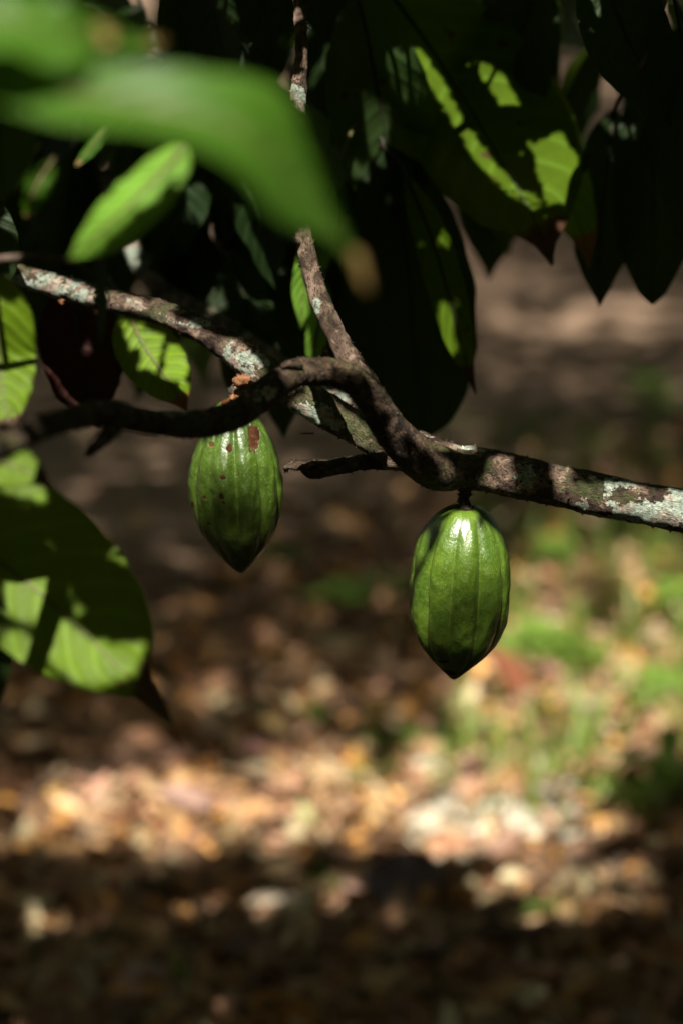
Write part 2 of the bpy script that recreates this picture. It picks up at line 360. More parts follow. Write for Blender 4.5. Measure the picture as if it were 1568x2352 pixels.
# ------------------------------------------------------------------ pods
def pod(px_top, px_tip, depth, prof, label, scars, cols, lobes_phase, tip_lean, seed, tilt=0.0):
    """prof: list of (t, halfwidth px)."""
    top = P(*px_top, depth); L = math.hypot(px_tip[0]-px_top[0], px_tip[1]-px_top[1]) * K * depth / math.cos(PITCH) * 1.035
    tip = P(*px_tip, depth); 
    axis_dir = (Vector((tip.x - top.x, 0, 0)) + Vector((0, tilt * L, -L))).normalized()
    root = thing('cacao_pod', top, label, 'cacao pod', 'green cacao pods hanging from the branch')
    n, m = 130, 180; V, F, rd, al = [], [], [], []
    a = Vector((1, 0, 0)); a = (a - axis_dir * a.dot(axis_dir)).normalized(); b = axis_dir.cross(a)
    ts = [q[0] for q in prof]; ws = [q[1] for q in prof]
    pr = catmull(prof, 400)
    for i in range(n+1):
        q = i / n; t = q*q*(3-2*q) * .5 + q * .5
        r = max(float(np.interp(t, pr[:, 0], pr[:, 1])), 0) * K * depth
        for k in range(m):
            th = 2 * math.pi * k / m
            x5 = (th - lobes_phase) / (2 * math.pi / 5)
            f5 = abs(x5 - round(x5)) * 2                       # 0 at a deep furrow .. 1 between
            x10 = x5 * 2; f10 = abs(x10 - round(x10)) * 2
            env = math.sin(math.pi * min(1, t * 1.02)) ** .6 if 0 < t < .98 else 0
            dr = -.12 * math.exp(-(f5/.17)**2) - .045 * math.exp(-((1-f5)/.11)**2) + .05 * (1-abs(2*f5-1))
            wob = .07 * noise.noise(Vector((math.cos(th)*1.3, math.sin(th)*1.3, t*3+seed)))
            rr = r * (1 + dr * env + wob)
            rr += .0010 * env * noise.noise(Vector((math.cos(th)*9, math.sin(th)*9, t*16+seed)))
            V.append(top + axis_dir * (t * L) + a * math.cos(th) * rr + b * math.sin(th) * rr)
            rd.append(1 - min(1, abs(f5 - 0.0) * 4) if f5 < .25 else 1 - min(1, abs(1 - f5) * 5)); al.append(t)
    for i in range(n):
        for k in range(m):
            k2 = (k+1) % m; F.append((i*m+k, i*m+k2, (i+1)*m+k2, (i+1)*m+k))
    F.append(tuple(range(m-1, -1, -1))); F.append(tuple(n*m + k for k in range(m)))
    bv = BVHTree.FromPolygons(V, F); loc = []
    for (sx, sy, sd, rx, rz) in scars:
        hit = bv.ray_cast(CAM, ray(sx, sy).normalized(), 5)[0]
        if hit is not None: loc.append((tuple(hit - top), rx * K * depth, rz * K * depth))
    mt = mat_pod('pod_skin_%d' % seed, loc, *cols)
    mesh('husk', V, F, mt, root, attrs={'ridge': rd, 'along': al})
    return root

pod1 = pod((532, 914), (549, 1308), 1.86, [(0, 8), (.02, 26), (.06, 43), (.12, 58), (.2, 75), (.3, 91), (.42, 101), (.54, 103), (.65, 98), (.75, 88), (.84, 66), (.91, 42), (.96, 24), (.985, 13), (1, 4)],
    'longer green cacao pod with brown scars, partly hidden by the dark curved branch',
    [(582, 1005, .028, 14, 36), (528, 1028, .030, 7, 10), (486, 1022, .022, 8, 7), (512, 1097, .035, 6, 5), (509, 1142, .035, 5, 8), (514, 1155, .035, 4, 4), (470, 1143, .025, 4, 4), (443, 1160, .01, 4, 8), (520, 925, .01, 18, 8), (480, 1205, .03, 4, 4)],
    ((.070, .130, .008), (.034, .072, .004), .45), -2.25, 0, 1, .03)
V, F, UV = tube(pxpath([(578, 862, 1.86, 34), (562, 885, 1.858, 24), (549, 905, 1.857, 20), (538, 922, 1.858, 26)]), 14, 40, .25, .0010, 21, True, .001, 40)
mesh('stalk', V, F, M['stalk'], pod1, uvs=UV)
pod2 = pod((1068, 1166), (1047, 1561), 1.80, [(0, 14), (.006, 38), (.025, 54), (.06, 68), (.12, 84), (.2, 99), (.3, 109), (.42, 113), (.55, 112), (.66, 106), (.76, 92), (.85, 67), (.92, 40), (.965, 21), (.99, 10), (1, 3)],
    'smooth unblemished green cacao pod hanging free below the main branch on a short dark stalk',
    [(1030, 1545, .01, 22, 9), (1018, 1520, .02, 14, 5)],
    ((.098, .175, .009), (.048, .105, .005), .70), -2.58, 0, 2, .05)
V, F, UV = tube(pxpath([(1070, 1112, 1.80, 42), (1068, 1132, 1.80, 27), (1066, 1150, 1.80, 25), (1067, 1162, 1.80, 28), (1068, 1172, 1.80, 34)]), 18, 40, .35, .0013, 22, True, .001, 110)
mesh('stalk', V, F, M['stalk_dark'], pod2, uvs=UV)

# ------------------------------------------------------------------ leaves in view
def spray(base_px, label, twig_px, mat='twig', cat='leafy twig'):
    o = thing('leafy_twig', P(*base_px), label, cat)
    V, F, UV = tube(pxpath(twig_px), 12, None, .2, .0003, len(label), True, .004)
    mesh('twig', V, F, M[mat], o, uvs=UV)
    return o
# A: near blurred shoot, upper left
A = spray((-260, 110, .98), 'bright green blurred leaves on the shoot nearest the camera, upper left', [(-260, 110, .98, 26), (-160, 190, .98, 22), (-60, 60, 1.0, 20), (60, 30, 1.02, 16)])
leaf(A, PL((-120, 165, .96), (100, 205, .95), (320, 245, .94), (500, 280, .94), (605, 335, .95), (700, 440, .97), (780, 555, .99), (848, 655, 1.01)), cv(.25, .75, .65), .0272, 'leaf_fresh', pet=P(-160, 180, .98), fold=.18, wave=.10, seed=3, nwave=2.2,
     wfun=lambda t: float(np.interp(t, [0, .08, .38, .54, .64, .72, .79, .85, .905, .93, .965, .99, 1], [.1, .6, .72, .98, 1.05, .85, .42, .2, .10, .22, .36, .26, .05])), label='largest blurred green leaf with an orange-brown tip')
leaf(A, PL((440, 320, 1.30), (370, 400, 1.30), (290, 480, 1.30), (210, 550, 1.31), (158, 594, 1.32)), cv(-.7, .7, .35), .0155, 'leaf_fresh2', fold=.2, wave=.05, seed=5, pet=P(440, 290, 1.15))
leaf(A, PL((-300, -20, .95), (-120, 25, .94), (40, 50, .94), (160, 78, .95), (262, 80, .97)), cv(.15, .8, .6), .0225, 'leaf_fresh', fold=.15, wave=.12, seed=6, pet=P(-300, 90, .95))
leaf(A, PL((-200, -60, 1.0), (-60, 0, 1.0), (100, 10, 1.0), (200, 60, 1.02), (300, 95, 1.05), (390, 90, 1.07)), cv(.1, .8, .6), .008, 'leaf_fresh', fold=.15, wave=.12, seed=8, pet=P(-160, -50, 1.0))
leaf(A, PL((255, 285, 1.5), (230, 315, 1.5), (200, 350, 1.5), (175, 380, 1.5)), cv(-.7, .7, .3), .0035, 'leaf_fresh', fold=.3, seed=9)
leaf(A, PL((128, 360, 1.4), (100, 400, 1.4), (75, 450, 1.4), (60, 500, 1.41)), cv(.8, .4, .4), .0085, 'leaf_fresh', fold=.3, seed=10)
# B: left hanging leaves
B = spray((-330, 560, 1.5), 'two drooping leaves at the left edge, one glowing yellow-green and one dark red', [(-330, 560, 1.5, 24), (-200, 590, 1.5, 22), (-60, 600, 1.5, 20), (60, 590, 1.5, 16), (160, 600, 1.5, 12), (232, 640, 1.5, 8)])
leaf(B, PL((-20, 620, 1.56), (0, 720, 1.56), (0, 820, 1.57), (10, 920, 1.56), (30, 1010, 1.55)), cv(1, .0, .0), .0235, 'leaf_big', fold=.12, wave=.05, seed=11, pet=P(-30, 595, 1.5), label='yellow-green sunlit leaf at the left edge')
leaf(B, PL((160, 640, 2.02), (172, 720, 2.02), (185, 810, 2.02), (200, 900, 2.02), (230, 985, 2.02)), cv(1, .1, .3), .036, 'leaf_red', fold=.3, wave=.08, seed=12, pet=P(150, 615, 2.0), label='dark reddish leaf in shade')
leaf(B, PL((228, 560, 1.48), (226, 640, 1.47), (226, 720, 1.47), (232, 800, 1.47)), cv(.3, .0, 1), .009, 'leaf_dark', fold=.3, seed=13, pet=P(232, 640, 1.5))
leaf(B, PL((-120, 400, 1.9), (-60, 480, 1.9), (-10, 580, 1.9), (10, 680, 1.9)), cv(1, .2, .2), .022, 'leaf_dark', fold=.2, seed=14, pet=P(-160, 590, 1.5))
# C: broad leaf lower left
Cc = spray((-420, 700, 1.42), 'broad backlit leaf at the lower left with a long brown drip tip', [(-420, 700, 1.42, 22), (-400, 860, 1.42, 18), (-380, 1000, 1.42, 14)])
leaf(Cc, PL((-330, 1060, 1.52), (-200, 1150, 1.52), (-80, 1230, 1.51), (60, 1335, 1.50), (190, 1450, 1.49), (280, 1540, 1.48), (340, 1600, 1.48), (398, 1668, 1.47)), cv(.6, .55, .18), .0560, 'leaf_big', fold=.10, wave=.05, seed=15, asym=.78, nl=60, nw=16, pet=P(-380, 1000, 1.42),
     wfun=lambda t: float(np.interp(t, [0, .05, .15, .3, .5, .62, .72, .79, .84, .88, .93, .97, 1], [0, .3, .75, 1.0, 1.0, .92, .78, .58, .34, .17, .10, .06, .0])))
leaf(Cc, PL((-210, 1040, 1.46), (-100, 1040, 1.45), (-10, 1060, 1.44), (60, 1080, 1.44), (125, 1120, 1.44)), cv(.2, .7, .3), .016, 'leaf_big', fold=.1, wave=.05, seed=16, pet=P(-395, 900, 1.42))
leaf(Cc, PL((-260, 1240, 1.5), (-160, 1330, 1.5), (-70, 1440, 1.5), (-30, 1560, 1.5), (-10, 1640, 1.5)), cv(1, .3, -.2), .03, 'leaf_dark', fold=.1, wave=.05, seed=17, pet=P(-400, 980, 1.42))
# D: small translucent leaf below the main branch
D = spray((250, 640, 2.05), 'small serrated-looking translucent leaf hanging below the lichened branch left of the scarred pod', [(250, 640, 2.05, 14), (275, 680, 2.02, 11), (295, 715, 1.99, 8)])
D['label'] = 'small translucent yellow-green leaf hanging just below the lichened branch, left of the scarred pod'
leaf(D, PL((292, 700, 1.99), (318, 770, 1.99), (358, 835, 1.98), (398, 890, 1.97), (430, 945, 1.97)), cv(.85, .45, .15), .0255, 'leaf_tip', fold=.10, wave=.05, seed=18, pet=P(295, 715, 1.99))
# E: upper right large leaf with light strips
E = spray((1120, -200, 1.95), 'large drooping leaf streaked with sunlight, top right of the upright branch', [(1120, -200, 1.95, 26), (1080, -120, 1.95, 22), (1020, -60, 1.95, 18), (960, -20, 1.95, 14)])
leaf(E, PL((860, -60, 2.10), (960, 70, 2.10), (1060, 220, 2.09), (1150, 370, 2.07), (1220, 490, 2.05), (1268, 610, 2.03)), cv(.9, .35, .10), .073, 'leaf_shade', fold=.03, wave=.05, seed=21, nl=60, nw=18, pet=P(960, -20, 1.95), asym=.85,
     wfun=lambda t: float(np.interp(t, [0, .05, .15, .3, .5, .68, .80, .88, .93, .97, 1], [0, .3, .65, .95, 1.0, .96, .70, .36, .14, .05, .0])), label='huge leaf striped with sunlight')
leaf(E, PL((1130, 20, 2.14), (1170, 130, 2.14), (1230, 260, 2.13), (1285, 420, 2.11), (1335, 530, 2.1), (1352, 620, 2.09)), cv(.95, .2, .1), .030, 'leaf_tip', fold=.1, wave=.05, seed=22, pet=P(1080, -120, 1.95), label='leaf with a rusty brown tip')
leaf(E, PL((820, -20, 2.05), (850, 120, 2.05), (880, 280, 2.08), (900, 420, 2.1), (920, 560, 2.12)), cv(.95, .1, -.2), .045, 'leaf', fold=.1, wave=.06, seed=23, pet=P(960, -20, 1.95))
leaf(E, PL((1240, -60, 2.1), (1200, 60, 2.1), (1130, 230, 2.1), (1100, 400, 2.12), (1120, 540, 2.15)), cv(.95, .1, -.2), .045, 'leaf_dark', fold=.1, wave=.06, seed=24, pet=P(1080, -120, 1.95))
# F: dark pair of leaves upper right
Fz = spray((1560, -160, 1.9), 'cluster of near-black hanging leaves with two pointed tips, right edge', [(1560, -160, 1.9, 26), (1530, -40, 1.9, 22), (1500, 80, 1.9, 16), (1460, 180, 1.9, 12)])
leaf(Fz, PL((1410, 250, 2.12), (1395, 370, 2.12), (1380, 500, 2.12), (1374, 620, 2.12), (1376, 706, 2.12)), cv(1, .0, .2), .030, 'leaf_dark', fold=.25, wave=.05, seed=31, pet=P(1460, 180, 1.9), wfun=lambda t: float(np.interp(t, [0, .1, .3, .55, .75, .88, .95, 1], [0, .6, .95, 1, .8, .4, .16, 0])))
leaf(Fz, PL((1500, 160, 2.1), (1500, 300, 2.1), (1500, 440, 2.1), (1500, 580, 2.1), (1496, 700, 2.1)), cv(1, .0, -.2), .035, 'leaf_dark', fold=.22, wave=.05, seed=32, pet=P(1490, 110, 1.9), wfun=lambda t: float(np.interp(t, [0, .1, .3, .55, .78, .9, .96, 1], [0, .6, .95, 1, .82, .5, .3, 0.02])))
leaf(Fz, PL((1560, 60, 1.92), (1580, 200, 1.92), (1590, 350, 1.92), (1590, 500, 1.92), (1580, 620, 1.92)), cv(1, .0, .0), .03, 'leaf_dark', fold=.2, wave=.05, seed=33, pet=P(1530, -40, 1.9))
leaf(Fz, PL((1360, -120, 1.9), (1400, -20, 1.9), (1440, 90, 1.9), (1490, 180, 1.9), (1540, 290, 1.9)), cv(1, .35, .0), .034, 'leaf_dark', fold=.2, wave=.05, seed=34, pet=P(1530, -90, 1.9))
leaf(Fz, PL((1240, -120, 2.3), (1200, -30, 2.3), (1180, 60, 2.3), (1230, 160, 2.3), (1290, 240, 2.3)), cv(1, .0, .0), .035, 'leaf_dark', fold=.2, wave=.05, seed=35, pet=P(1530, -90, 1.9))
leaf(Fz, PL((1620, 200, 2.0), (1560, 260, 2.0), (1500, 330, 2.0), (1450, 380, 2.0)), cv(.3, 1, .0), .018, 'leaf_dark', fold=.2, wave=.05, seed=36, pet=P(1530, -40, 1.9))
# G: dark leaf right of the upright branch
G = spray((820, 120, 2.1), 'big dark drooping leaf hanging right of the upright branch above the fork', [(820, 120, 2.1, 20), (840, 240, 2.1, 18), (860, 330, 2.1, 14)])
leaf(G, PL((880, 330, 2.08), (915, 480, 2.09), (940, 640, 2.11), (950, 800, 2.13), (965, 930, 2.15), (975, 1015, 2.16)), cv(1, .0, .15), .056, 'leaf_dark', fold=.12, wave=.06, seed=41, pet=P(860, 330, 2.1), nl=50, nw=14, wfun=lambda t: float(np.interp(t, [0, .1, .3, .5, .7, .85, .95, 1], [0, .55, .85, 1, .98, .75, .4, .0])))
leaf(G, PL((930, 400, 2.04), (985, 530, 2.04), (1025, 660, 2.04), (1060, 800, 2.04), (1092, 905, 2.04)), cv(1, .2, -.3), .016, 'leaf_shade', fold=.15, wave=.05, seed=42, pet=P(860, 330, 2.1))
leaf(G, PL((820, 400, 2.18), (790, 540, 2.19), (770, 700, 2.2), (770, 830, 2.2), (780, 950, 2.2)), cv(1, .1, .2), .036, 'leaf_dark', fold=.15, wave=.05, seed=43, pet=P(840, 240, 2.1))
leaf(G, PL((760, 420, 2.04), (730, 540, 2.04), (700, 660, 2.05), (692, 760, 2.06)), cv(1, .3, .1), .014, 'leaf_fresh2', fold=.25, wave=.05, seed=44, pet=P(840, 240, 2.1), label='glossy narrow leaf catching light behind the upright branch')
leaf(G, PL((740, 640, 2.04), (735, 720, 2.04), (722, 800, 2.05), (716, 850, 2.06)), cv(1, .1, .1), .010, 'leaf_fresh2', fold=.25, wave=.05, seed=45, pet=P(800, 500, 2.1))
Hh = spray((470, 560, 2.15), 'narrow group of dark leaves hanging behind the scarred pod and the lichened branch', [(470, 480, 2.15, 16), (500, 560, 2.15, 12), (560, 620, 2.15, 8)])
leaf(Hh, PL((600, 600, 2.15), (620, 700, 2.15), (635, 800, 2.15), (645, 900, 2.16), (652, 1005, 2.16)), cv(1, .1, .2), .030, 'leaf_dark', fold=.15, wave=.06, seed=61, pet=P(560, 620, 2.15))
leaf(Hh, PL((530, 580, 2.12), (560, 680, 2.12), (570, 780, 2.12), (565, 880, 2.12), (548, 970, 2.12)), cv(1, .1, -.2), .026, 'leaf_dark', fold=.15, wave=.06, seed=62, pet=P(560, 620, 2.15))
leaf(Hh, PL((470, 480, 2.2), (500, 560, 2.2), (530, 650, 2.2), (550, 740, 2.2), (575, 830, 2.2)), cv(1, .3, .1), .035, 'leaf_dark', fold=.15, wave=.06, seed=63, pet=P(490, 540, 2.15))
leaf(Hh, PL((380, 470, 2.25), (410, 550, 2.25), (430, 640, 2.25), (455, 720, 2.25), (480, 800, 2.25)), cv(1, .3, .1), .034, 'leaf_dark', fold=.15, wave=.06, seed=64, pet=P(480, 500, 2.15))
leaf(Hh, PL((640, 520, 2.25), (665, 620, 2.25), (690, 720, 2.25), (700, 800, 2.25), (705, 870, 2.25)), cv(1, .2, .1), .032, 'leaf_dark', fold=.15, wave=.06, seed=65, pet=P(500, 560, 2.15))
# dark background twigs
def hang(root, n, x0, x1, y0, y1, d0, d1, seed, lmin=.15, lmax=.24, mats=('leaf_dark', 'leaf_dark', 'leaf')):
    R = random.Random(seed)
    base = wloc(root)
    for i in range(n):
        fx = (i + R.uniform(.1, .9)) / n
        x = x0 + (x1-x0)*fx; y = R.uniform(y0, y1); d = R.uniform(d0, d1); L = R.uniform(lmin, lmax)
        p = P(x, y, d); az = R.uniform(0, 2*math.pi); out = Vector((math.cos(az), math.sin(az)*.6, 0))
        drop = R.uniform(.55, 1.0)
        mid = []
        for q in range(6):
            t = q/5; mid.append(p + out * (L * .55 * t * (1-.35*t)) + Vector((0, 0, -L*drop*(t**1.3))))
        side = out.cross(Vector((0, 0, 1))) + Vector((R.uniform(-.5, .5), R.uniform(-.3, .3), R.uniform(-.3, .3)))
        if abs(side.x) < .35: side.x = .6
        leaf(root, mid, side, L * R.uniform(.16, .20), R.choice(mats), pet=base.lerp(p, .75), fold=R.uniform(.05, .35), wave=.06, seed=seed*50+i, nl=20, nw=6)
for (bx, by, bd, lab, args) in [
    (60, -60, 2.3, 'shaded leafy twig in the top left corner behind the blurred shoot', (12, -60, 420, -200, 260, 2.1, 2.5, 51)),
    (120, 240, 2.4, 'shaded leafy twig at the left above the lichened branch', (8, -80, 420, 280, 470, 2.25, 2.6, 52)),
    (480, -20, 2.3, 'shaded leafy twig at the top immediately left of the upright branch', (16, 330, 740, -220, 260, 2.0, 2.4, 53)),
    (560, 330, 2.4, 'shaded leafy twig between the two pale branches left of centre', (9, 430, 700, 330, 560, 2.2, 2.6, 54)),
    (840, -80, 2.4, 'shaded leafy twig at the top immediately right of the upright branch', (15, 680, 1060, -240, 240, 2.15, 2.5, 55)),
    (1300, -120, 2.5, 'shaded leafy twig in the top right corner behind the hanging leaves', (15, 1000, 1640, -260, 100, 2.25, 2.6, 56)),
    (1040, 100, 2.6, 'shaded leafy twig farthest back behind the huge striped leaf', (7, 850, 1250, 80, 260, 2.4, 2.7, 57)),
    (250, 480, 2.6, 'shaded leafy twig farthest back behind the lichened branch', (6, 20, 480, 400, 560, 2.4, 2.7, 58))]:
    s = spray((bx, by, bd), lab, [(bx, by-200, bd, 14), (bx, by, bd, 12), (bx+30, by+90, bd, 8)])
    hang(s, *args)

# ------------------------------------------------------------------ ground
def gh(x, y):
    return .03 * noise.noise(Vector((x*1.1, y*.9, 0))) + .012 * noise.noise(Vector((x*4, y*4, 3)))
def litter_w(x, y):
    """1 = leaf litter floor, 0 = bare trodden path"""
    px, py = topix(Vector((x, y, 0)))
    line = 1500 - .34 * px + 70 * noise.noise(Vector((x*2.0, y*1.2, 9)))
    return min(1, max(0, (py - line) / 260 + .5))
xs = np.r_[np.linspace(-40, -2.5, 20), np.linspace(-2.3, 2.3, 110), np.linspace(2.5, 40, 20)]
ys = np.r_[np.linspace(-30, 2.2, 14), np.linspace(2.4, 8, 150), np.linspace(8.2, 16, 40), np.linspace(17, 90, 30)]
V = []; lw = []
for y in ys:
    for x in xs:
        V.append((x, y, gh(x, y) if -3 < x < 3 and 2 < y < 17 else 0)); lw.append(litter_w(x, y) if y > 2 else 1)
nx = len(xs); F = [(j*nx+i, j*nx+i+1, (j+1)*nx+i+1, (j+1)*nx+i) for j in range(len(ys)-1) for i in range(nx-1)]
t = NT('forest_soil'); co = t.coord()
n1 = t.noise(co, 2.2, 6, .6); n2 = t.noise(co, 22, 5, .65); n3 = t.noise(co, 90, 4, .6)
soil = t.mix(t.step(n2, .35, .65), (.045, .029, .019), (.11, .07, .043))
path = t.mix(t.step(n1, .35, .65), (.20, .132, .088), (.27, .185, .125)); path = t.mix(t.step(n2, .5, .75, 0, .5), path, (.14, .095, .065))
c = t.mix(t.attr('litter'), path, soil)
c = t.mix(t.step(n3, .62, .7, 0, .5), c, (.26, .2, .15))
M['soil'] = t.done(t.bsdf(c, .92, .15, t.bump(t.math('ADD', n2, n3), .8, .01)))
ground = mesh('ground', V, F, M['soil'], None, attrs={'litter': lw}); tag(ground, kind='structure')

# leaf litter
t = NT('dry_leaf_mix'); co = t.coord(); n2 = t.noise(co, 120, 4, .6)
c = t.attr('tint', 'Color'); c = t.mix(t.step(n2, .4, .7, 0, .45), c, (.10, .06, .04))
b1 = t.bsdf(c, .62, .3, t.bump(n2, .5, .002)); b2 = t.n('ShaderNodeBsdfTranslucent'); t.L(c, b2.inputs[0])
mx = t.n('ShaderNodeMixShader'); mx.inputs[0].default_value = .15; t.L(b1, mx.inputs[1]); t.L(b2.outputs[0], mx.inputs[2])
M['litter'] = t.done(mx.outputs[0])
t = NT('dry_leaf'); co = t.coord(); n2 = t.noise(co, 120, 4, .6)
oi = t.n('ShaderNodeObjectInfo').outputs['Color']
c = t.mix(t.step(n2, .4, .7, 0, .45), oi, (.10, .06, .04))
b1 = t.bsdf(c, .6, .35, t.bump(n2, .5, .002)); b2 = t.n('ShaderNodeBsdfTranslucent'); t.L(c, b2.inputs[0])
mx = t.n('ShaderNodeMixShader'); mx.inputs[0].default_value = .2; t.L(b1, mx.inputs[1]); t.L(b2.outputs[0], mx.inputs[2])
M['fallen'] = t.done(mx.outputs[0])
PAL = [tuple(min(.75, q*1.3*(1.02, .97, .76)[i_]) for i_, q in enumerate(c_)) for c_ in [(.30, .18, .10), (.38, .24, .14), (.22, .13, .085), (.42, .30, .20), (.48, .25, .08), (.34, .20, .17), (.15, .09, .06), (.46, .40, .30), (.25, .17, .13), (.12, .08, .06), (.40, .22, .16)]]
def flat_leaf(R, L, wr, nl=6, nw=4):
    """dry curled leaf around the origin as local arrays"""
    V = []; cu = R.uniform(-.9, 1.1); cw = R.uniform(-.5, 1.1); tw = R.uniform(-.5, .5)
    for i in range(nl+1):
        tt = i/nl; w = L * wr * wprof(min(1, tt*.98+.01))
        for j in range(nw+1):
            u = j/nw*2-1
            x = (tt-.5)*L; y = u*w; z = cu * L * .35 * (tt-.5)**2 * 2 + cw * w * u*u + tw*y*(tt-.5) + R.uniform(-.02, .02)*L
            V.append((x, y, z))
    F = [(i*(nw+1)+j, i*(nw+1)+j+1, (i+1)*(nw+1)+j+1, (i+1)*(nw+1)+j) for i in range(nl) for j in range(nw)]
    return np.array(V), F
def rotm(R, tilt):
    e = Matrix.Rotation(R.uniform(0, 6.283), 3, 'Z') @ Matrix.Rotation(R.gauss(0, tilt), 3, 'X') @ Matrix.Rotation(R.gauss(0, tilt), 3, 'Y')
    return np.array(e)
R = random.Random(5); VV, FF, CC = [], [], []; off = 0; cnt = 0
protos = [flat_leaf(R, 1.0, R.uniform(.16, .26)) for _ in range(24)]
while cnt < 17500:
    px = R.uniform(-150, 1720) if cnt < 13500 else R.choice((R.uniform(-1300, -150), R.uniform(1720, 2900))); py = 1000 + 1500 * (R.random() ** .8)
    g = gpt(px, py); w = litter_w(g.x, g.y)
    if R.random() > max(w, .03): continue
    cnt += 1
    L = R.uniform(.018, .062) * (1.0 if R.random() < .8 else 1.7); pv, pf = protos[R.randrange(24)]
    v = pv * L @ rotm(R, .38).T; v[:, 2] -= v[:, 2].min() * .6; v += np.array([g.x, g.y, gh(g.x, g.y) + R.uniform(0, .022)])
    VV.append(v); FF += [tuple(q + off for q in f) for f in pf]; off += len(v)
    c = list(R.choice(PAL)); k = R.uniform(.6, 1.35); c = [min(.8, x*k) for x in c]
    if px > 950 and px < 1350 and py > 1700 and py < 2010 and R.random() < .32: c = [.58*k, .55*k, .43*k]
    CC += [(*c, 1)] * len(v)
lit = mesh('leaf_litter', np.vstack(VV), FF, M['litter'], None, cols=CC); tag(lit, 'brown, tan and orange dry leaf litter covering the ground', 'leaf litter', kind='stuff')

def fallen(px, py, L, wr, col, label, group=None, tilt=.35, seed=0, lift=.015, rot=None, src=None):
    R = random.Random(seed); g = gpt(px, py)
    if src is None:
        pv, pf = flat_leaf(R, L, wr, 10, 6)
        o = mesh('fallen_leaf', pv + np.array([g.x, g.y, gh(g.x, g.y) + lift]), pf, M['fallen'], None, base=(g.x, g.y, gh(g.x, g.y) + lift))
    else:
        o = src.copy(); COL.objects.link(o); o.location = (g.x, g.y, gh(g.x, g.y) + lift); s = L / .1; o.scale = (s, s, s)
    o.rotation_euler = rot or (R.gauss(0, tilt), R.gauss(0, tilt), R.uniform(0, 6.28)); o.color = (*col, 1)
    return tag(o, label, 'fallen leaf', group)
fallen(1165, 1650, .17, .2, (.36, .13, .07), 'large curled red-brown fallen leaf standing up in the grass below the right pod', seed=1, lift=.06, rot=(.9, 1.1, .4))
fallen(1240, 1600, .11, .22, (.46, .27, .2), 'pinkish dry leaf leaning beside the large red-brown one', seed=2, lift=.04, rot=(.9, .3, 1.2))
fallen(940, 2090, .16, .30, (.10, .09, .095), 'big slate-grey fallen leaf standing on edge in the bottom shade', seed=3, lift=.05, rot=(1.1, .25, .5))
fallen(650, 2120, .10, .22, (.42, .35, .26), 'pale cream fallen leaf catching light in the dark foreground, left of centre', seed=4, lift=.04, rot=(.2, .1, .2))
fallen(430, 1890, .10, .22, (.38, .24, .19), 'pink-tan fallen leaf in the sunlit band at left', seed=5, lift=.04, rot=(.4, .2, -.3))
fallen(820, 2080, .06, .3, (.55, .36, .30), 'small pink fallen leaf at the edge of the bottom shade, centre', seed=6, lift=.03, rot=(.3, .2, .6))
fallen(330, 1790, .20, .1, (.24, .13, .09), 'long narrow mahogany fallen leaf lying in half shade at left', seed=7, lift=.03, rot=(.3, -.1, .35))
fp = [fallen(200 + 500*i, 1990, .10, .2 + .04*i, PAL[i], 'dry tan or brown fallen leaf among the litter', 'fallen leaves scattered over the litter', seed=20+i) for i in range(3)]
for i in range(90):
    R = random.Random(200+i); px = R.uniform(20, 1550); py = R.uniform(1640, 2330)
    fallen(px, py, R.uniform(.045, .095), .2, tuple(x*R.uniform(.7, 1.1) for x in R.choice(PAL)), 'dry tan or brown fallen leaf among the litter', 'fallen leaves scattered over the litter', seed=300+i, lift=R.uniform(.015, .04), src=fp[i % 3])
# fallen sticks
for (x0, y0, x1, y1, w, lab) in [(980, 2250, 1330, 2170, 22, 'thick dark stick lying in the bottom right shade'), (1120, 2160, 1290, 2120, 20, 'short pinkish stick lying above the thick dark stick'), (1390, 2190, 1440, 1930, 22, 'dark stick propped upright among the litter at lower right'), (40, 1890, 330, 1760, 14, 'thin brown stick lying at the left of the sunlit litter')]:
    a = gpt(x0, y0); b = gpt(x1, y1); k = K * 3.8
    rows = [(a.x, a.y, .03, w*k/2), ((a.x*2+b.x)/3, (a.y*2+b.y)/3 + .01, .05, w*k/2), ((a.x+b.x*2)/3, (a.y+b.y*2)/3 - .01, .045, w*k/2.3), (b.x, b.y, .035, w*k/3.2)]
    v, f, uv = tube(rows, 12, 40, .3, .001, int(x0), True, .01)
    o = mesh('stick', v, f, M['twig'], None, base=(a.x, a.y, 0), uvs=uv); tag(o, lab, 'stick')

# ------------------------------------------------------------------ ground plants
M['grass'] = mat_leaf('grass_blade', (.15, .215, .035), (.16, .215, .04), (.30, .46, .06), .4, rough=.5, spots=False, quilt=.1)
M['weed'] = mat_leaf('weed_leaf', (.14, .23, .03), (.14, .23, .035), (.26, .42, .04), .4, rough=.45, spots=False)
def blades(spec, seed):
    R = random.Random(seed); V, F, UV = [], [], []
    for (x, y, n, hgt, spread) in spec:
        for _ in range(n):
            bx = x + R.gauss(0, spread); by = y + R.gauss(0, spread); az = R.uniform(0, 6.283); h_ = hgt * R.uniform(.6, 1.5); ben = R.uniform(.1, .8) * h_
            w = R.uniform(.003, .008); d = Vector((math.cos(az), math.sin(az), 0)); s = Vector((-d.y, d.x, 0)); q = len(V); z0 = gh(bx, by)
            for i in range(5):
                t = i/4; c = Vector((bx, by, z0)) + d * ben * t*t + Vector((0, 0, h_ * (t - .25*t*t))); ww = w * (1 - t**1.6) + .0003
                V += [c - s*ww, c + s*ww]; UV += [(0, t), (1, t)]
            F += [(q+2*i, q+2*i+1, q+2*i+3, q+2*i+2) for i in range(4)]
    return V, F, UV
R = random.Random(78); spec = []
for i in range(70):
    g = gpt(R.uniform(1640, 2500), R.uniform(1150, 1960)); spec.append((g.x, g.y, R.randrange(3, 9), R.uniform(.05, .17), .02))
R = random.Random(77)
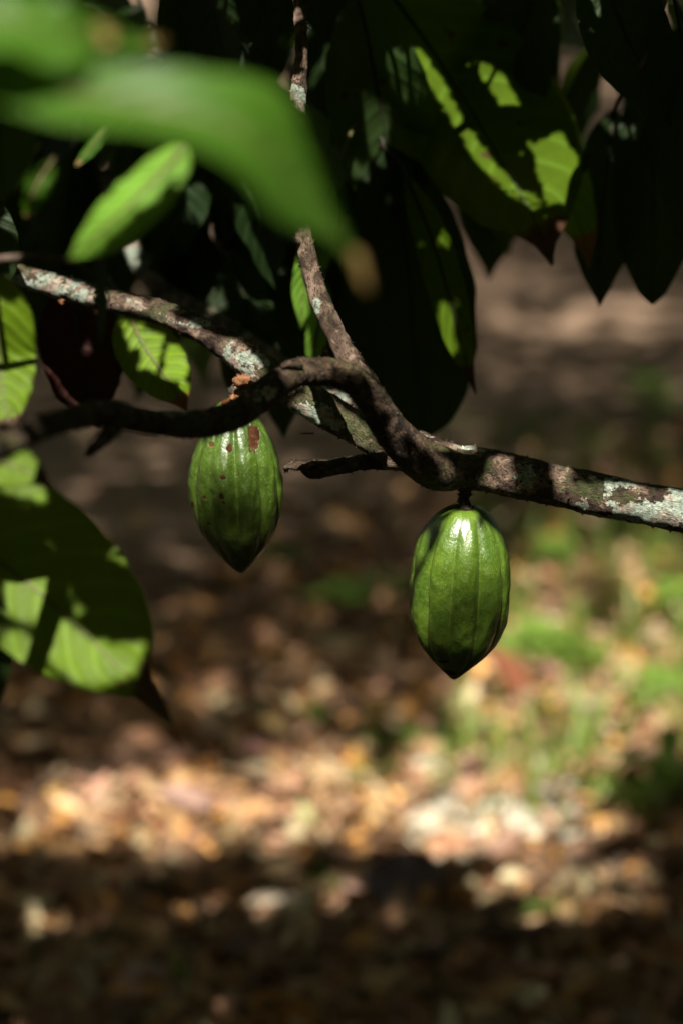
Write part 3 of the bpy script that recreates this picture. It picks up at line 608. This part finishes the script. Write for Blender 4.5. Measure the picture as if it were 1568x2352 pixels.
for i in range(125):
    px = R.uniform(1020, 1640); py = R.uniform(1180, 1960)
    if px < 1120 + (py-1250)*.1 and R.random() < .6: continue
    g = gpt(px, py); spec.append((g.x, g.y, R.randrange(3, 9), R.uniform(.05, .17), R.uniform(.008, .03)))
for i in range(40):
    px = R.uniform(820, 1120); py = R.uniform(1650, 1850); g = gpt(px, py); spec.append((g.x, g.y, R.randrange(3, 9), R.uniform(.03, .07), .02))
for i in range(30):
    px = R.uniform(1050, 1600); py = R.uniform(960, 1250); g = gpt(px, py); spec.append((g.x, g.y, R.randrange(4, 12), R.uniform(.04, .09), .04))
v, f, uv = blades(spec, 3)
gr = mesh('grass', v, f, M['grass'], None, uvs=uv); tag(gr, 'short green grass growing through the litter at right', 'grass', kind='stuff')
def weed(px, py, size, n, label, seed, group=None, mat='weed', wr=.22, up=.5, cat='weed'):
    R = random.Random(seed); g = gpt(px, py); base = Vector((g.x, g.y, gh(g.x, g.y)))
    size *= .8 if px > 1100 and seed != 10 else 1
    o = thing('weed_plant', base, label, cat, group)
    st = base + Vector((0, 0, size*.5)); v, f, uv = tube([(*base, .0025), (*(base + Vector((.004, 0, size*.25))), .002), (*st, .0014)], 7, 10)
    mesh('stem', v, f, M['petiole'], o, uvs=uv)
    a0 = R.uniform(0, 6)
    for i in range(n):
        az = a0 + i * 2.4; d = Vector((math.cos(az), math.sin(az), 0)); p = base.lerp(st, .4 + .6*i/max(1, n-1)); L = size * R.uniform(.6, 1)
        mid = [p + d*L*t + Vector((0, 0, L*(up*t - .75*up*t*t))) for t in (0, .25, .5, .75, 1)]
        V, F, UV = leaf_geo(mid, Vector((-d.y, d.x, .1)), L*wr, .15, .05, 0, 10, 4, seed*9+i)
        mesh('leaf', V, F, M[mat], o, uvs=UV)
    return o
weed(780, 1395, .11, 6, 'low green seedling on bare soil midway between the two pods', 1, wr=.28)
weed(930, 1370, .10, 5, 'green seedling on the soil just left of the smooth pod', 2)
weed(640, 1300, .09, 4, 'dim green seedling on the path just right of the scarred pod tip', 3)
weed(1150, 1530, .11, 7, 'bright green seedling beside the lower right of the smooth pod', 4, wr=.28)
weed(1235, 1530, .13, 8, 'bright round-leaved weed right of the smooth pod tip', 5, wr=.32)
weed(1545, 1440, .16, 7, 'broad bluish-green leafy weed at the right edge below the branch', 6, wr=.22)
weed(1330, 1560, .12, 9, 'leafy bright weed in the sunny grass, third from the right edge', 7, wr=.28)
weed(1500, 1640, .13, 9, 'vivid yellow-green weed at the right edge in full sun', 8, wr=.3)
weed(1500, 950, .22, 7, 'distant bright green weed on the path at the right edge above the branch', 9, wr=.25)
weed(1525, 1890, .17, 9, 'dark arching broad-leaved weed at the lower right edge', 10, wr=.14, up=1.0)
weed(1270, 2150, .09, 4, 'small two-tone green seedling in the bottom right shade', 11, wr=.2)
weed(715, 1670, .06, 4, 'tiny green sprout in the litter left of centre', 12, wr=.3)
weed(930, 1730, .07, 6, 'small pale green sprout in the litter under the smooth pod', 13, wr=.25)
weed(740, 2050, .06, 4, 'dark green sprout at the top edge of the bottom shade', 14, wr=.25)
weed(1250, 1310, .12, 8, 'dull green weed just below the main branch at right', 15, wr=.25)
def blade_thing(px, py, hgt, w, lean, label, seed):
    g = gpt(px, py); b = Vector((g.x, g.y, 0)); mid = [b + Vector((lean*t*t*hgt, 0, hgt*t)) for t in (0, .3, .6, .85, 1)]
    V, F, UV = leaf_geo(mid, Vector((1, .3, 0)), w, .2, .0, 0, 16, 4, seed, wfun=lambda t: (1-t**3)*.9+.05)
    o = mesh('grass_blade', V, F, M['grass'], None, base=b, uvs=UV); tag(o, label, 'grass blade')
blade_thing(1345, 1075, .17, .012, .05, 'tall yellowish grass blade standing behind the main branch at right', 1)
blade_thing(440, 2310, .085, .006, -.35, 'pale single grass blade in the dark foreground at lower left', 2)

# ------------------------------------------------------------------ unseen canopy added overhead, its gaps put where the sun falls in the photo
bpy.context.view_layer.update()
def soft_bvh():
    vs, fs, off = [], [], 0
    for o in bpy.data.objects:
        if o.type != 'MESH' or o.name.split('.')[0] in ('ground', 'leaf_litter', 'fallen_leaf', 'stick', 'grass', 'grass_blade', 'stem'): continue
        if o.parent is not None and o.parent.name.startswith('weed'): continue
        l = wloc(o); vs += [v.co + l for v in o.data.vertices]; fs += [tuple(i + off for i in p.vertices) for p in o.data.polygons]; off = len(vs)
    return BVHTree.FromPolygons(vs, fs)
bvh = soft_bvh()
def inpoly(x, y, poly):
    c = False; n = len(poly); j = n-1
    for i in range(n):
        xi, yi = poly[i]; xj, yj = poly[j]
        if (yi > y) != (yj > y) and x < (xj-xi)*(y-yi)/(yj-yi)+xi: c = not c
        j = i
    return c
LIT = [
 [(235, 662), (330, 685), (430, 735), (510, 775), (505, 792), (420, 757), (320, 708), (235, 692)], [(575, 560), (640, 590), (600, 660), (570, 620)], [(545, 470), (570, 480), (562, 560), (550, 550)], [(300, 200), (380, 170), (420, 240), (350, 260)], [(1325, 225), (1390, 250), (1400, 280), (1320, 262)], [(1400, 290), (1460, 290), (1465, 310), (1410, 308)], [(815, 370), (850, 380), (845, 405), (812, 395)], [(840, 210), (900, 260), (880, 380), (850, 330)], [(470, 640), (500, 620), (520, 700), (490, 720)], [(430, 430), (470, 420), (480, 500), (440, 490)],
 [(655, 1062), (800, 1048), (930, 1048), (930, 1080), (800, 1078), (700, 1088), (655, 1082)],
 [(1028, 1185), (1065, 1168), (1092, 1172), (1108, 1235), (1118, 1260), (1180, 1290), (1180, 1420), (1110, 1530), (1045, 1570), (985, 1510), (950, 1430), (945, 1370), (968, 1315), (1005, 1250)],
 [(1118, 1200), (1150, 1230), (1174, 1290), (1172, 1350), (1140, 1400), (1118, 1330)],
 [(950, 1240), (985, 1215), (968, 1290), (945, 1300)],
 [(975, 1405), (1020, 1390), (1060, 1440), (1030, 1500), (985, 1490)],
 [(485, 915), (560, 915), (600, 960), (612, 990), (628, 1020), (640, 1080), (650, 1160), (620, 1235), (550, 1310), (465, 1230), (435, 1150), (440, 1050), (470, 980)],
 [(508, 770), (560, 785), (615, 850), (598, 905), (545, 930), (520, 870), (500, 825)],
 [(30, 600), (205, 655), (205, 715), (25, 680)], [(218, 655), (232, 660), (228, 715), (214, 712)], [(325, 685), (355, 690), (350, 708), (325, 700)],
 [(685, 905), (735, 905), (800, 945), (880, 1000), (925, 1060), (870, 1050), (790, 1000), (735, 975), (680, 955)],
 [(1130, 1045), (1168, 1048), (1180, 1090), (1160, 1128), (1110, 1122), (1120, 1090)],
 [(1268, 1062), (1308, 1070), (1312, 1110), (1285, 1130)],
 [(1300, 1115), (1400, 1105), (1500, 1122), (1600, 1130), (1600, 1215), (1480, 1200), (1380, 1180), (1290, 1155)],
 [(950, 985), (1010, 1000), (1095, 1020), (1090, 1038), (1000, 1030), (955, 1015)],
 [(285, 530), (322, 560), (318, 615), (290, 590)], [(725, 885), (795, 905), (860, 985), (850, 1000), (790, 955), (720, 905)],
 [(670, 480), (712, 480), (735, 600), (800, 770), (845, 850), (790, 850), (730, 740), (690, 600)],
 [(655, 175), (712, 175), (712, 335), (655, 335)], [(705, 120), (712, 120), (712, 170), (705, 170)],
 [(640, 820), (700, 815), (770, 825), (765, 855), (690, 870), (650, 860)],
 [(838, 850), (880, 895), (945, 975), (962, 1012), (942, 1000), (872, 912)], [(1000, 1040), (1040, 1060), (1045, 1100), (1020, 1090)],
 [(-5, 690), (86, 690), (86, 970), (-5, 970)], [(-5, 1030), (106, 1045), (110, 1145), (0, 1120)],
 [(285, 735), (330, 745), (322, 800), (305, 800)], [(345, 755), (380, 770), (360, 850), (325, 835)], [(395, 785), (435, 800), (430, 870), (375, 870)], [(380, 885), (440, 880), (440, 950), (400, 935)],
 [(20, 1310), (115, 1325), (118, 1395), (60, 1430), (20, 1400)], [(105, 1410), (160, 1430), (230, 1475), (338, 1475), (310, 1550), (240, 1565), (225, 1580), (150, 1540), (85, 1470)], [(20, 1450), (55, 1450), (90, 1520), (150, 1570), (250, 1600), (200, 1625), (20, 1590)],
 [(-20, -20), (260, 0), (420, 60), (400, 130), (640, 140), (760, 480), (870, 650), (820, 670), (660, 500), (400, 400), (170, 610), (140, 580), (280, 380), (-20, 270)],
 [(45, 490), (70, 420), (110, 350), (140, 360), (100, 440), (65, 500)], [(170, 385), (240, 280), (262, 285), (190, 385)],
 [(930, 105), (972, 112), (1020, 180), (1078, 290), (1140, 375), (1190, 428), (1250, 462), (1240, 476), (1165, 440), (1095, 375), (1045, 285), (985, 185), (935, 148)],
 [(1090, 140), (1110, 140), (1160, 175), (1195, 235), (1150, 235)], [(1225, 330), (1290, 300), (1325, 360), (1325, 455), (1260, 465), (1240, 400)], [(890, 110), (925, 120), (945, 190), (930, 220), (900, 160)],
 [(1012, 690), (1045, 700), (1045, 810), (1015, 800)], [(665, 620), (700, 560), (720, 700), (700, 740), (672, 720)], [(700, 760), (735, 760), (725, 830), (700, 830)], [(595, 640), (650, 620), (640, 660), (610, 680)], [(1280, 510), (1330, 500), (1345, 600), (1320, 590)],
]
DEP = [(1.85,1.98)] + [(1.9,2.8)]*9 + [(1.76,1.84)] + [(1.7,1.86)]*4 + [(1.76,1.92)] + [(1.8,1.93)] + [(1.87,2.0)]*3 + [(1.8,1.9)] + [(1.7,1.86)]*3 + [(1.75,1.95), (2.15,2.4), (1.86,2.08)] + [(1.7,1.85)]*3 + [(1.6,1.73), (1.6,1.82), (1.6,1.84), (1.5,1.72), (1.4,1.6)] + [(1.85,2.15)]*4 + [(1.35,1.66)]*3 + [(.8,1.36), (1.35,1.47), (1.45,1.55)] + [(1.6,2.2)]*4 + [(1.98,2.3), (2.0,2.12), (2.0,2.12), (2.0,2.7), (1.95,2.2)]
assert len(DEP) == len(LIT)
tx, ty = SUN.x / SUN.z, SUN.y / SUN.z
ZA = 1.60; CA = .0025; AX0, AX1, AY0, AY1 = -.75, .75, .05, 2.16
nax, nay = int((AX1-AX0)/CA), int((AY1-AY0)/CA)
litA = np.zeros((nay, nax), bool)
for poly, (dmin, dmax) in zip(LIT, DEP):
    x0 = min(p[0] for p in poly); x1 = max(p[0] for p in poly); y0 = min(p[1] for p in poly); y1 = max(p[1] for p in poly)
    st = 3.5 if (x1-x0)*(y1-y0) < 100000 else 7
    for yy in np.arange(y0, y1+1, st):
        for xx in np.arange(x0, x1+1, st):
            if not inpoly(xx, yy, poly): continue
            h = bvh.ray_cast(CAM, ray(xx, yy).normalized(), 4)
            if h[0] is None: continue
            if not dmin < (h[0]-CAM).dot(FW) < dmax: continue
            p = h[0]; qx = p.x + tx*(ZA-p.z); qy = p.y + ty*(ZA-p.z)
            i = int((qx-AX0)/CA); j = int((qy-AY0)/CA)
            if 1 <= i < nax-1 and 1 <= j < nay-1: litA[j, i] = True
# close pinholes left between the samples
_c = litA.copy(); _n = sum(_c[1+dj:nay-1+dj, 1+di:nax-1+di].astype(int) for dj in (-1, 0, 1) for di in (-1, 0, 1) if (dj or di)); litA[1:-1, 1:-1] |= _n >= 5
# ground light: fraction of sun by place in the photo
def gfrac(px, py):
    f = .15 if py < 1650 else .02
    def blob(cx, cy, rx, ry, a):
        d = ((px-cx)/rx)**2 + ((py-cy)/ry)**2
        return a * math.exp(-d*d)
    for b in [(350, 1890, 420, 110, .62), (720, 1860, 360, 130, .75), (900, 1740, 300, 110, .5), (1150, 1850, 330, 170, 1.0), (1350, 1640, 330, 240, 1.0), (1420, 1400, 290, 180, .68), (1180, 1380, 160, 130, .5), (1350, 720, 360, 70, .5), (1150, 650, 180, 60, .4), (1100, 570, 120, 40, .3), (1450, 890, 300, 90, .25), (1300, 1000, 400, 120, .14), (850, 1200, 260, 100, .13), (800, 1600, 500, 110, .30), (500, 1500, 300, 120, .10), (300, 1700, 350, 90, .22), (660, 2120, 60, 28, .9), (1250, 2030, 260, 45, .6), (820, 2080, 50, 25, .9), (1500, 2100, 60, 40, .4), (300, 2050, 200, 40, .15), (640, 2260, 40, 20, .5), (1530, 1600, 200, 150, .8), (1290, 2120, 80, 30, .5), (1120, 1500, 130, 90, .35)]:
        f = max(f, blob(*b))
    for b in [(1500, 1830, 130, 60, .9), (1440, 1980, 100, 22, .8), (800, 2180, 900, 35, .2), (1380, 1400, 60, 60, .5)]:
        f -= blob(*b)
    if py > 2030 + 60*noise.noise(Vector((px/210, .5, 2))) + 30*noise.noise(Vector((px/60, .5, 7))): f = min(f, .04) if not any(((px-a)/r)**2 + ((py-b)/s)**2 < 1 for a, b, r, s in [(660, 2120, 80, 32), (820, 2085, 50, 30), (1250, 2045, 230, 40), (640, 2270, 45, 22), (1270, 2150, 80, 30), (420, 2280, 40, 50), (1170, 2175, 90, 20), (330, 2130, 60, 16), (480, 2105, 55, 14), (1430, 2115, 70, 14), (960, 2140, 40, 12), (120, 2140, 50, 14), (1090, 2090, 50, 14), (560, 2165, 40, 12)]) else .7
    return f
ZB = 4.2; CB = .02; BX0, BX1, BY0, BY1 = -2.8, 2.8, .45, 10.0
nbx, nby = int((BX1-BX0)/CB), int((BY1-BY0)/CB)
litB = np.zeros((nby, nbx), bool)
for j in range(nby):
    for i in range(nbx):
        x = BX0 + (i+.5)*CB; y = BY0 + (j+.5)*CB; gx = x - tx*ZB; gy = y - ty*ZB
        px, py = topix(Vector((gx, gy, 0)))
        if -100 < px < 1700 and 300 < py < 2500:
            gf = gfrac(px, py)
            n_ = noise.noise(Vector((gx*7, gy*7, 1.5)))*.32 + noise.noise(Vector((gx*19, gy*19, 4)))*.22 + .5
            if gf < .4: n_ = noise.noise(Vector((gx*21, gy*21, 4)))*.62 + .5
            if n_ < gf*.92 + .06*(py < 2000) : litB[j, i] = True
def grow(lit, X0, Y0, C, Z, sizes, seed, spread, tol, tries, stopcov, region=None):
    R = np.random.default_rng(seed); ny, nx = lit.shape; cov = np.zeros_like(lit); VV, FF = [], []; off = 0; nleaf = 0
    NL, NW = 5, 2
    bl = lit.astype(float)                       # direction of the nearest gap edge, so that small leaves line it
    for _ in range(6):
        bl = (bl + np.roll(bl, 1, 0) + np.roll(bl, -1, 0) + np.roll(bl, 1, 1) + np.roll(bl, -1, 1)) / 5
    gyy, gxx = np.gradient(bl); gm = np.hypot(gyy, gxx)
    tol0 = tol
    for (smin, smax, n) in sizes:
        tol = tol0 if n > 0 else .15; tries = 4 if smin > .05 else 14; n = abs(n)
        free = ~cov & ~lit; idx = np.argwhere(free); R.shuffle(idx)
        for (j, i) in idx[:n]:
            if cov[j, i]: continue
            for _ in range(tries):
                L = R.uniform(smin, smax); w = L * R.uniform(.19, .24); a = R.uniform(0, math.pi)
                if smax < .05 and gm[j, i] > 1e-3: a = math.atan2(gyy[j, i], gxx[j, i]) + math.pi/2 + R.normal(0, .12)
                oj = j + R.uniform(-.3, .3)*w/C; oi = i + R.uniform(-.3, .3)*w/C
                r = int(L/2/C) + 2; j0, j1, i0, i1 = max(0, int(oj)-r), min(ny, int(oj)+r+1), max(0, int(oi)-r), min(nx, int(oi)+r+1)
                if j1 - j0 < 2 or i1 - i0 < 2: continue
                gy, gx = np.mgrid[j0:j1, i0:i1]; dx = (gx-oi)*C; dy = (gy-oj)*C
                ca, sa = math.cos(a), math.sin(a); uu = dx*ca+dy*sa; vv = -dx*sa+dy*ca
                t = np.abs(uu)/(L/2); m = (t < 1) & (np.abs(vv) < w*np.sqrt(np.clip(1-t**2.2, 0, 1)))
                if lit[j0:j1, i0:i1][m].sum() <= tol * m.sum():
                    cov[j0:j1, i0:i1] |= m; cx = X0 + oi*C; cy = Y0 + oj*C
                    h0 = R.uniform(0, spread); tu, tv = R.uniform(-.5, .5), R.uniform(-.5, .5)
                    for q in range(NL+1):
                        tt = q/NL*2-1; ww = w*math.sqrt(max(0, 1-abs(tt)**2.2))
                        for s in range(NW+1):
                            v_ = (s/NW*2-1)*ww; u_ = tt*L/2; hh = h0 + tu*u_ + tv*v_ + .1*abs(v_)
                            VV.append((cx + u_*ca - v_*sa + SUN.x*hh, cy + u_*sa + v_*ca + SUN.y*hh, Z + SUN.z*hh))
                    FF += [(off+q*(NW+1)+s, off+q*(NW+1)+s+1, off+(q+1)*(NW+1)+s+1, off+(q+1)*(NW+1)+s) for q in range(NL) for s in range(NW)]
                    off += (NL+1)*(NW+1); nleaf += 1
                    break
    print('canopy', nleaf, 'uncovered dark', (~cov & ~lit).mean(), 'lit', lit.mean(), 'lit covered', (cov & lit).sum()/max(1, lit.sum()))
    return VV, FF
t = NT('light_blocking_leaf'); a = t.bsdf((.02, .04, .012), .45, .4); b = t.n('ShaderNodeBsdfTranslucent'); b.inputs[0].default_value = (.10, .16, .02, 1)
mx = t.n('ShaderNodeMixShader'); mx.inputs[0].default_value = .2; t.L(a, mx.inputs[1]); t.L(b.outputs[0], mx.inputs[2]); M['canopy'] = t.done(mx.outputs[0])
va, fa = grow(litA, AX0, AY0, CA, ZA, [(.14, .24, 1500), (.07, .13, 4000), (.045, .07, 8000), (.026, .045, 14000), (.013, .028, 40000), (.009, .013, -40000), (.006, .009, -40000)], 1, .07, 0.0, 4, .99)
vb, fb = grow(litB, BX0, BY0, CB, ZB, [(.25, .4, 3000), (.12, .2, 8000), (.07, .1, 25000), (.045, .065, 40000)], 2, .8, .02, 3, .99)
# leaves added over, behind and around the camera to block sky light
vc, fc = [], []; R = random.Random(9)
def add_leaf(c, L, w, n):
    a = Vector((R.gauss(0, 1), R.gauss(0, 1), R.gauss(0, 1))); a = (a - n*a.dot(n)).normalized(); b = n.cross(a); q = len(vc)
    for (u, v) in ((-.5, 0), (-.2, 1), (.2, .9), (.5, 0), (.2, -.9), (-.2, -1)): vc.append(tuple(c + a*u*L + b*v*w/2))
    fc.append((q, q+1, q+2, q+3)); fc.append((q, q+3, q+4, q+5))
k = 0
while k < 6500:
    x = R.uniform(-7, 7); y = R.uniform(-8, 13); z = R.uniform(4.5, 6.5)
    yp = y - ty*(z-ZB)*-1 if False else y + ty*(ZB-z); xp = x + tx*(ZB-z)           # where it falls on the ground-canopy sheet
    ya = y + ty*(ZA-z); xa = x + tx*(ZA-z)
    if BX0+.1 < xp < BX1-.1 and BY0-.2 < yp < BY1: continue
    if AX0-.1 < xa < AX1+.1 and AY0-.2 < ya < AY1+.2: continue
    k += 1; n = Vector((R.gauss(0, .4), R.gauss(0, .4), 1)).normalized(); add_leaf(Vector((x, y, z)), R.uniform(.4, .8), R.uniform(.2, .4), n)
canopy = mesh('shade_canopy', np.array(va + vb + vc, float), fa + fb + [tuple(i + 0 for i in f) for f in []], M['canopy'], None) if False else None
# unseen narrow leaves added overhead to half shade the lower halves of the pods
def high_leaf(px, py, ln, wd, rot, hz):
    p = bvh.ray_cast(CAM, ray(px, py).normalized(), 4)[0]; c = p + SUN * ((hz - p.z) / SUN.z)
    a = RT.copy(); b = SUN.cross(a).normalized(); a2 = a*math.cos(rot) + b*math.sin(rot); b2 = SUN.cross(a2).normalized(); q = len(vc)
    for (u, v) in ((-.5, 0), (-.2, 1), (.2, .9), (.5, 0), (.2, -.9), (-.2, -1)): vc.append(tuple(c + a2*u*ln + b2*v*wd/2))
    fc.append((q, q+1, q+2, q+3)); fc.append((q, q+3, q+4, q+5))
high_leaf(1050, 1420, .15, .030, .25, 4.4); high_leaf(540, 1190, .15, .034, -.1, 4.4)
na = len(va); nb_ = len(vb)
allf = fa + [tuple(i+na for i in f) for f in fb] + [tuple(i+na+nb_ for i in f) for f in fc]
canopy = mesh('shade_canopy', np.array(va + vb + vc, float), allf, M['canopy'], None, smooth=False); tag(canopy, 'unseen leaf canopy added overhead to cast the dappled shade', 'canopy', kind='stuff')
vc, fc = [], []  # foliage ring added to keep low sky light out
for k in range(9000):
    th = R.uniform(0, 6.283); rr = R.uniform(9, 13); x = rr*math.cos(th); y = 1 + rr*math.sin(th)*(1.0 if math.sin(th) < 0 else 1.6); z = R.uniform(0, 5.5)
    n = Vector((math.cos(th)+R.gauss(0, .5), math.sin(th)+R.gauss(0, .5), R.gauss(0, .5))).normalized(); add_leaf(Vector((x, y, z)), R.uniform(.4, .9), R.uniform(.2, .45), n)
wall = mesh('undergrowth', np.array(vc, float), fc, M['canopy'], None, smooth=False); tag(wall, 'dark undergrowth added around the scene to block low sky light', 'undergrowth', kind='stuff')

# ------------------------------------------------------------------ light and camera
w = bpy.data.worlds.new('World'); sc.world = w; w.use_nodes = True; nt = w.node_tree
bg = nt.nodes['Background']; sky = nt.nodes.new('ShaderNodeTexSky'); sky.sky_type = 'NISHITA'; sky.sun_disc = False
sky.sun_elevation = SUN_EL; sky.sun_rotation = math.atan2(SUN.x, SUN.y); sky.air_density = 1.0; sky.dust_density = 2.5; sky.ozone_density = .6
vm = nt.nodes.new('ShaderNodeVectorMath'); vm.operation = 'MULTIPLY'; vm.inputs[1].default_value = (1.1, 1.0, .84)
nt.links.new(sky.outputs[0], vm.inputs[0]); nt.links.new(vm.outputs[0], bg.inputs[0]); bg.inputs[1].default_value = .052
ld = bpy.data.lights.new('sun', 'SUN'); ld.energy = 5.0; ld.angle = math.radians(.53); ld.color = (1, .94, .84)
lo = bpy.data.objects.new('sun', ld); COL.objects.link(lo); lo.location = (0, -2, 8)
lo.rotation_euler = SUN.to_track_quat('Z', 'Y').to_euler()
cd = bpy.data.cameras.new('camera'); cam = bpy.data.objects.new('camera', cd); COL.objects.link(cam); sc.camera = cam
cam.location = CAM; cam.rotation_euler = (math.pi/2 - PITCH, 0, 0)
cd.sensor_fit = 'VERTICAL'; cd.sensor_height = SH; cd.sensor_width = 24; cd.lens = LENS; cd.clip_end = 500; cd.clip_start = .05
cd.dof.use_dof = True; cd.dof.focus_distance = 1.80; cd.dof.aperture_fstop = 2.95; cd.dof.aperture_blades = 0
sc.view_settings.view_transform = 'Standard'; sc.view_settings.look = 'None'; sc.view_settings.exposure = 1.15; sc.view_settings.gamma = 1
sc.render.engine = 'CYCLES'; sc.cycles.max_bounces = 8; sc.cycles.transparent_max_bounces = 4
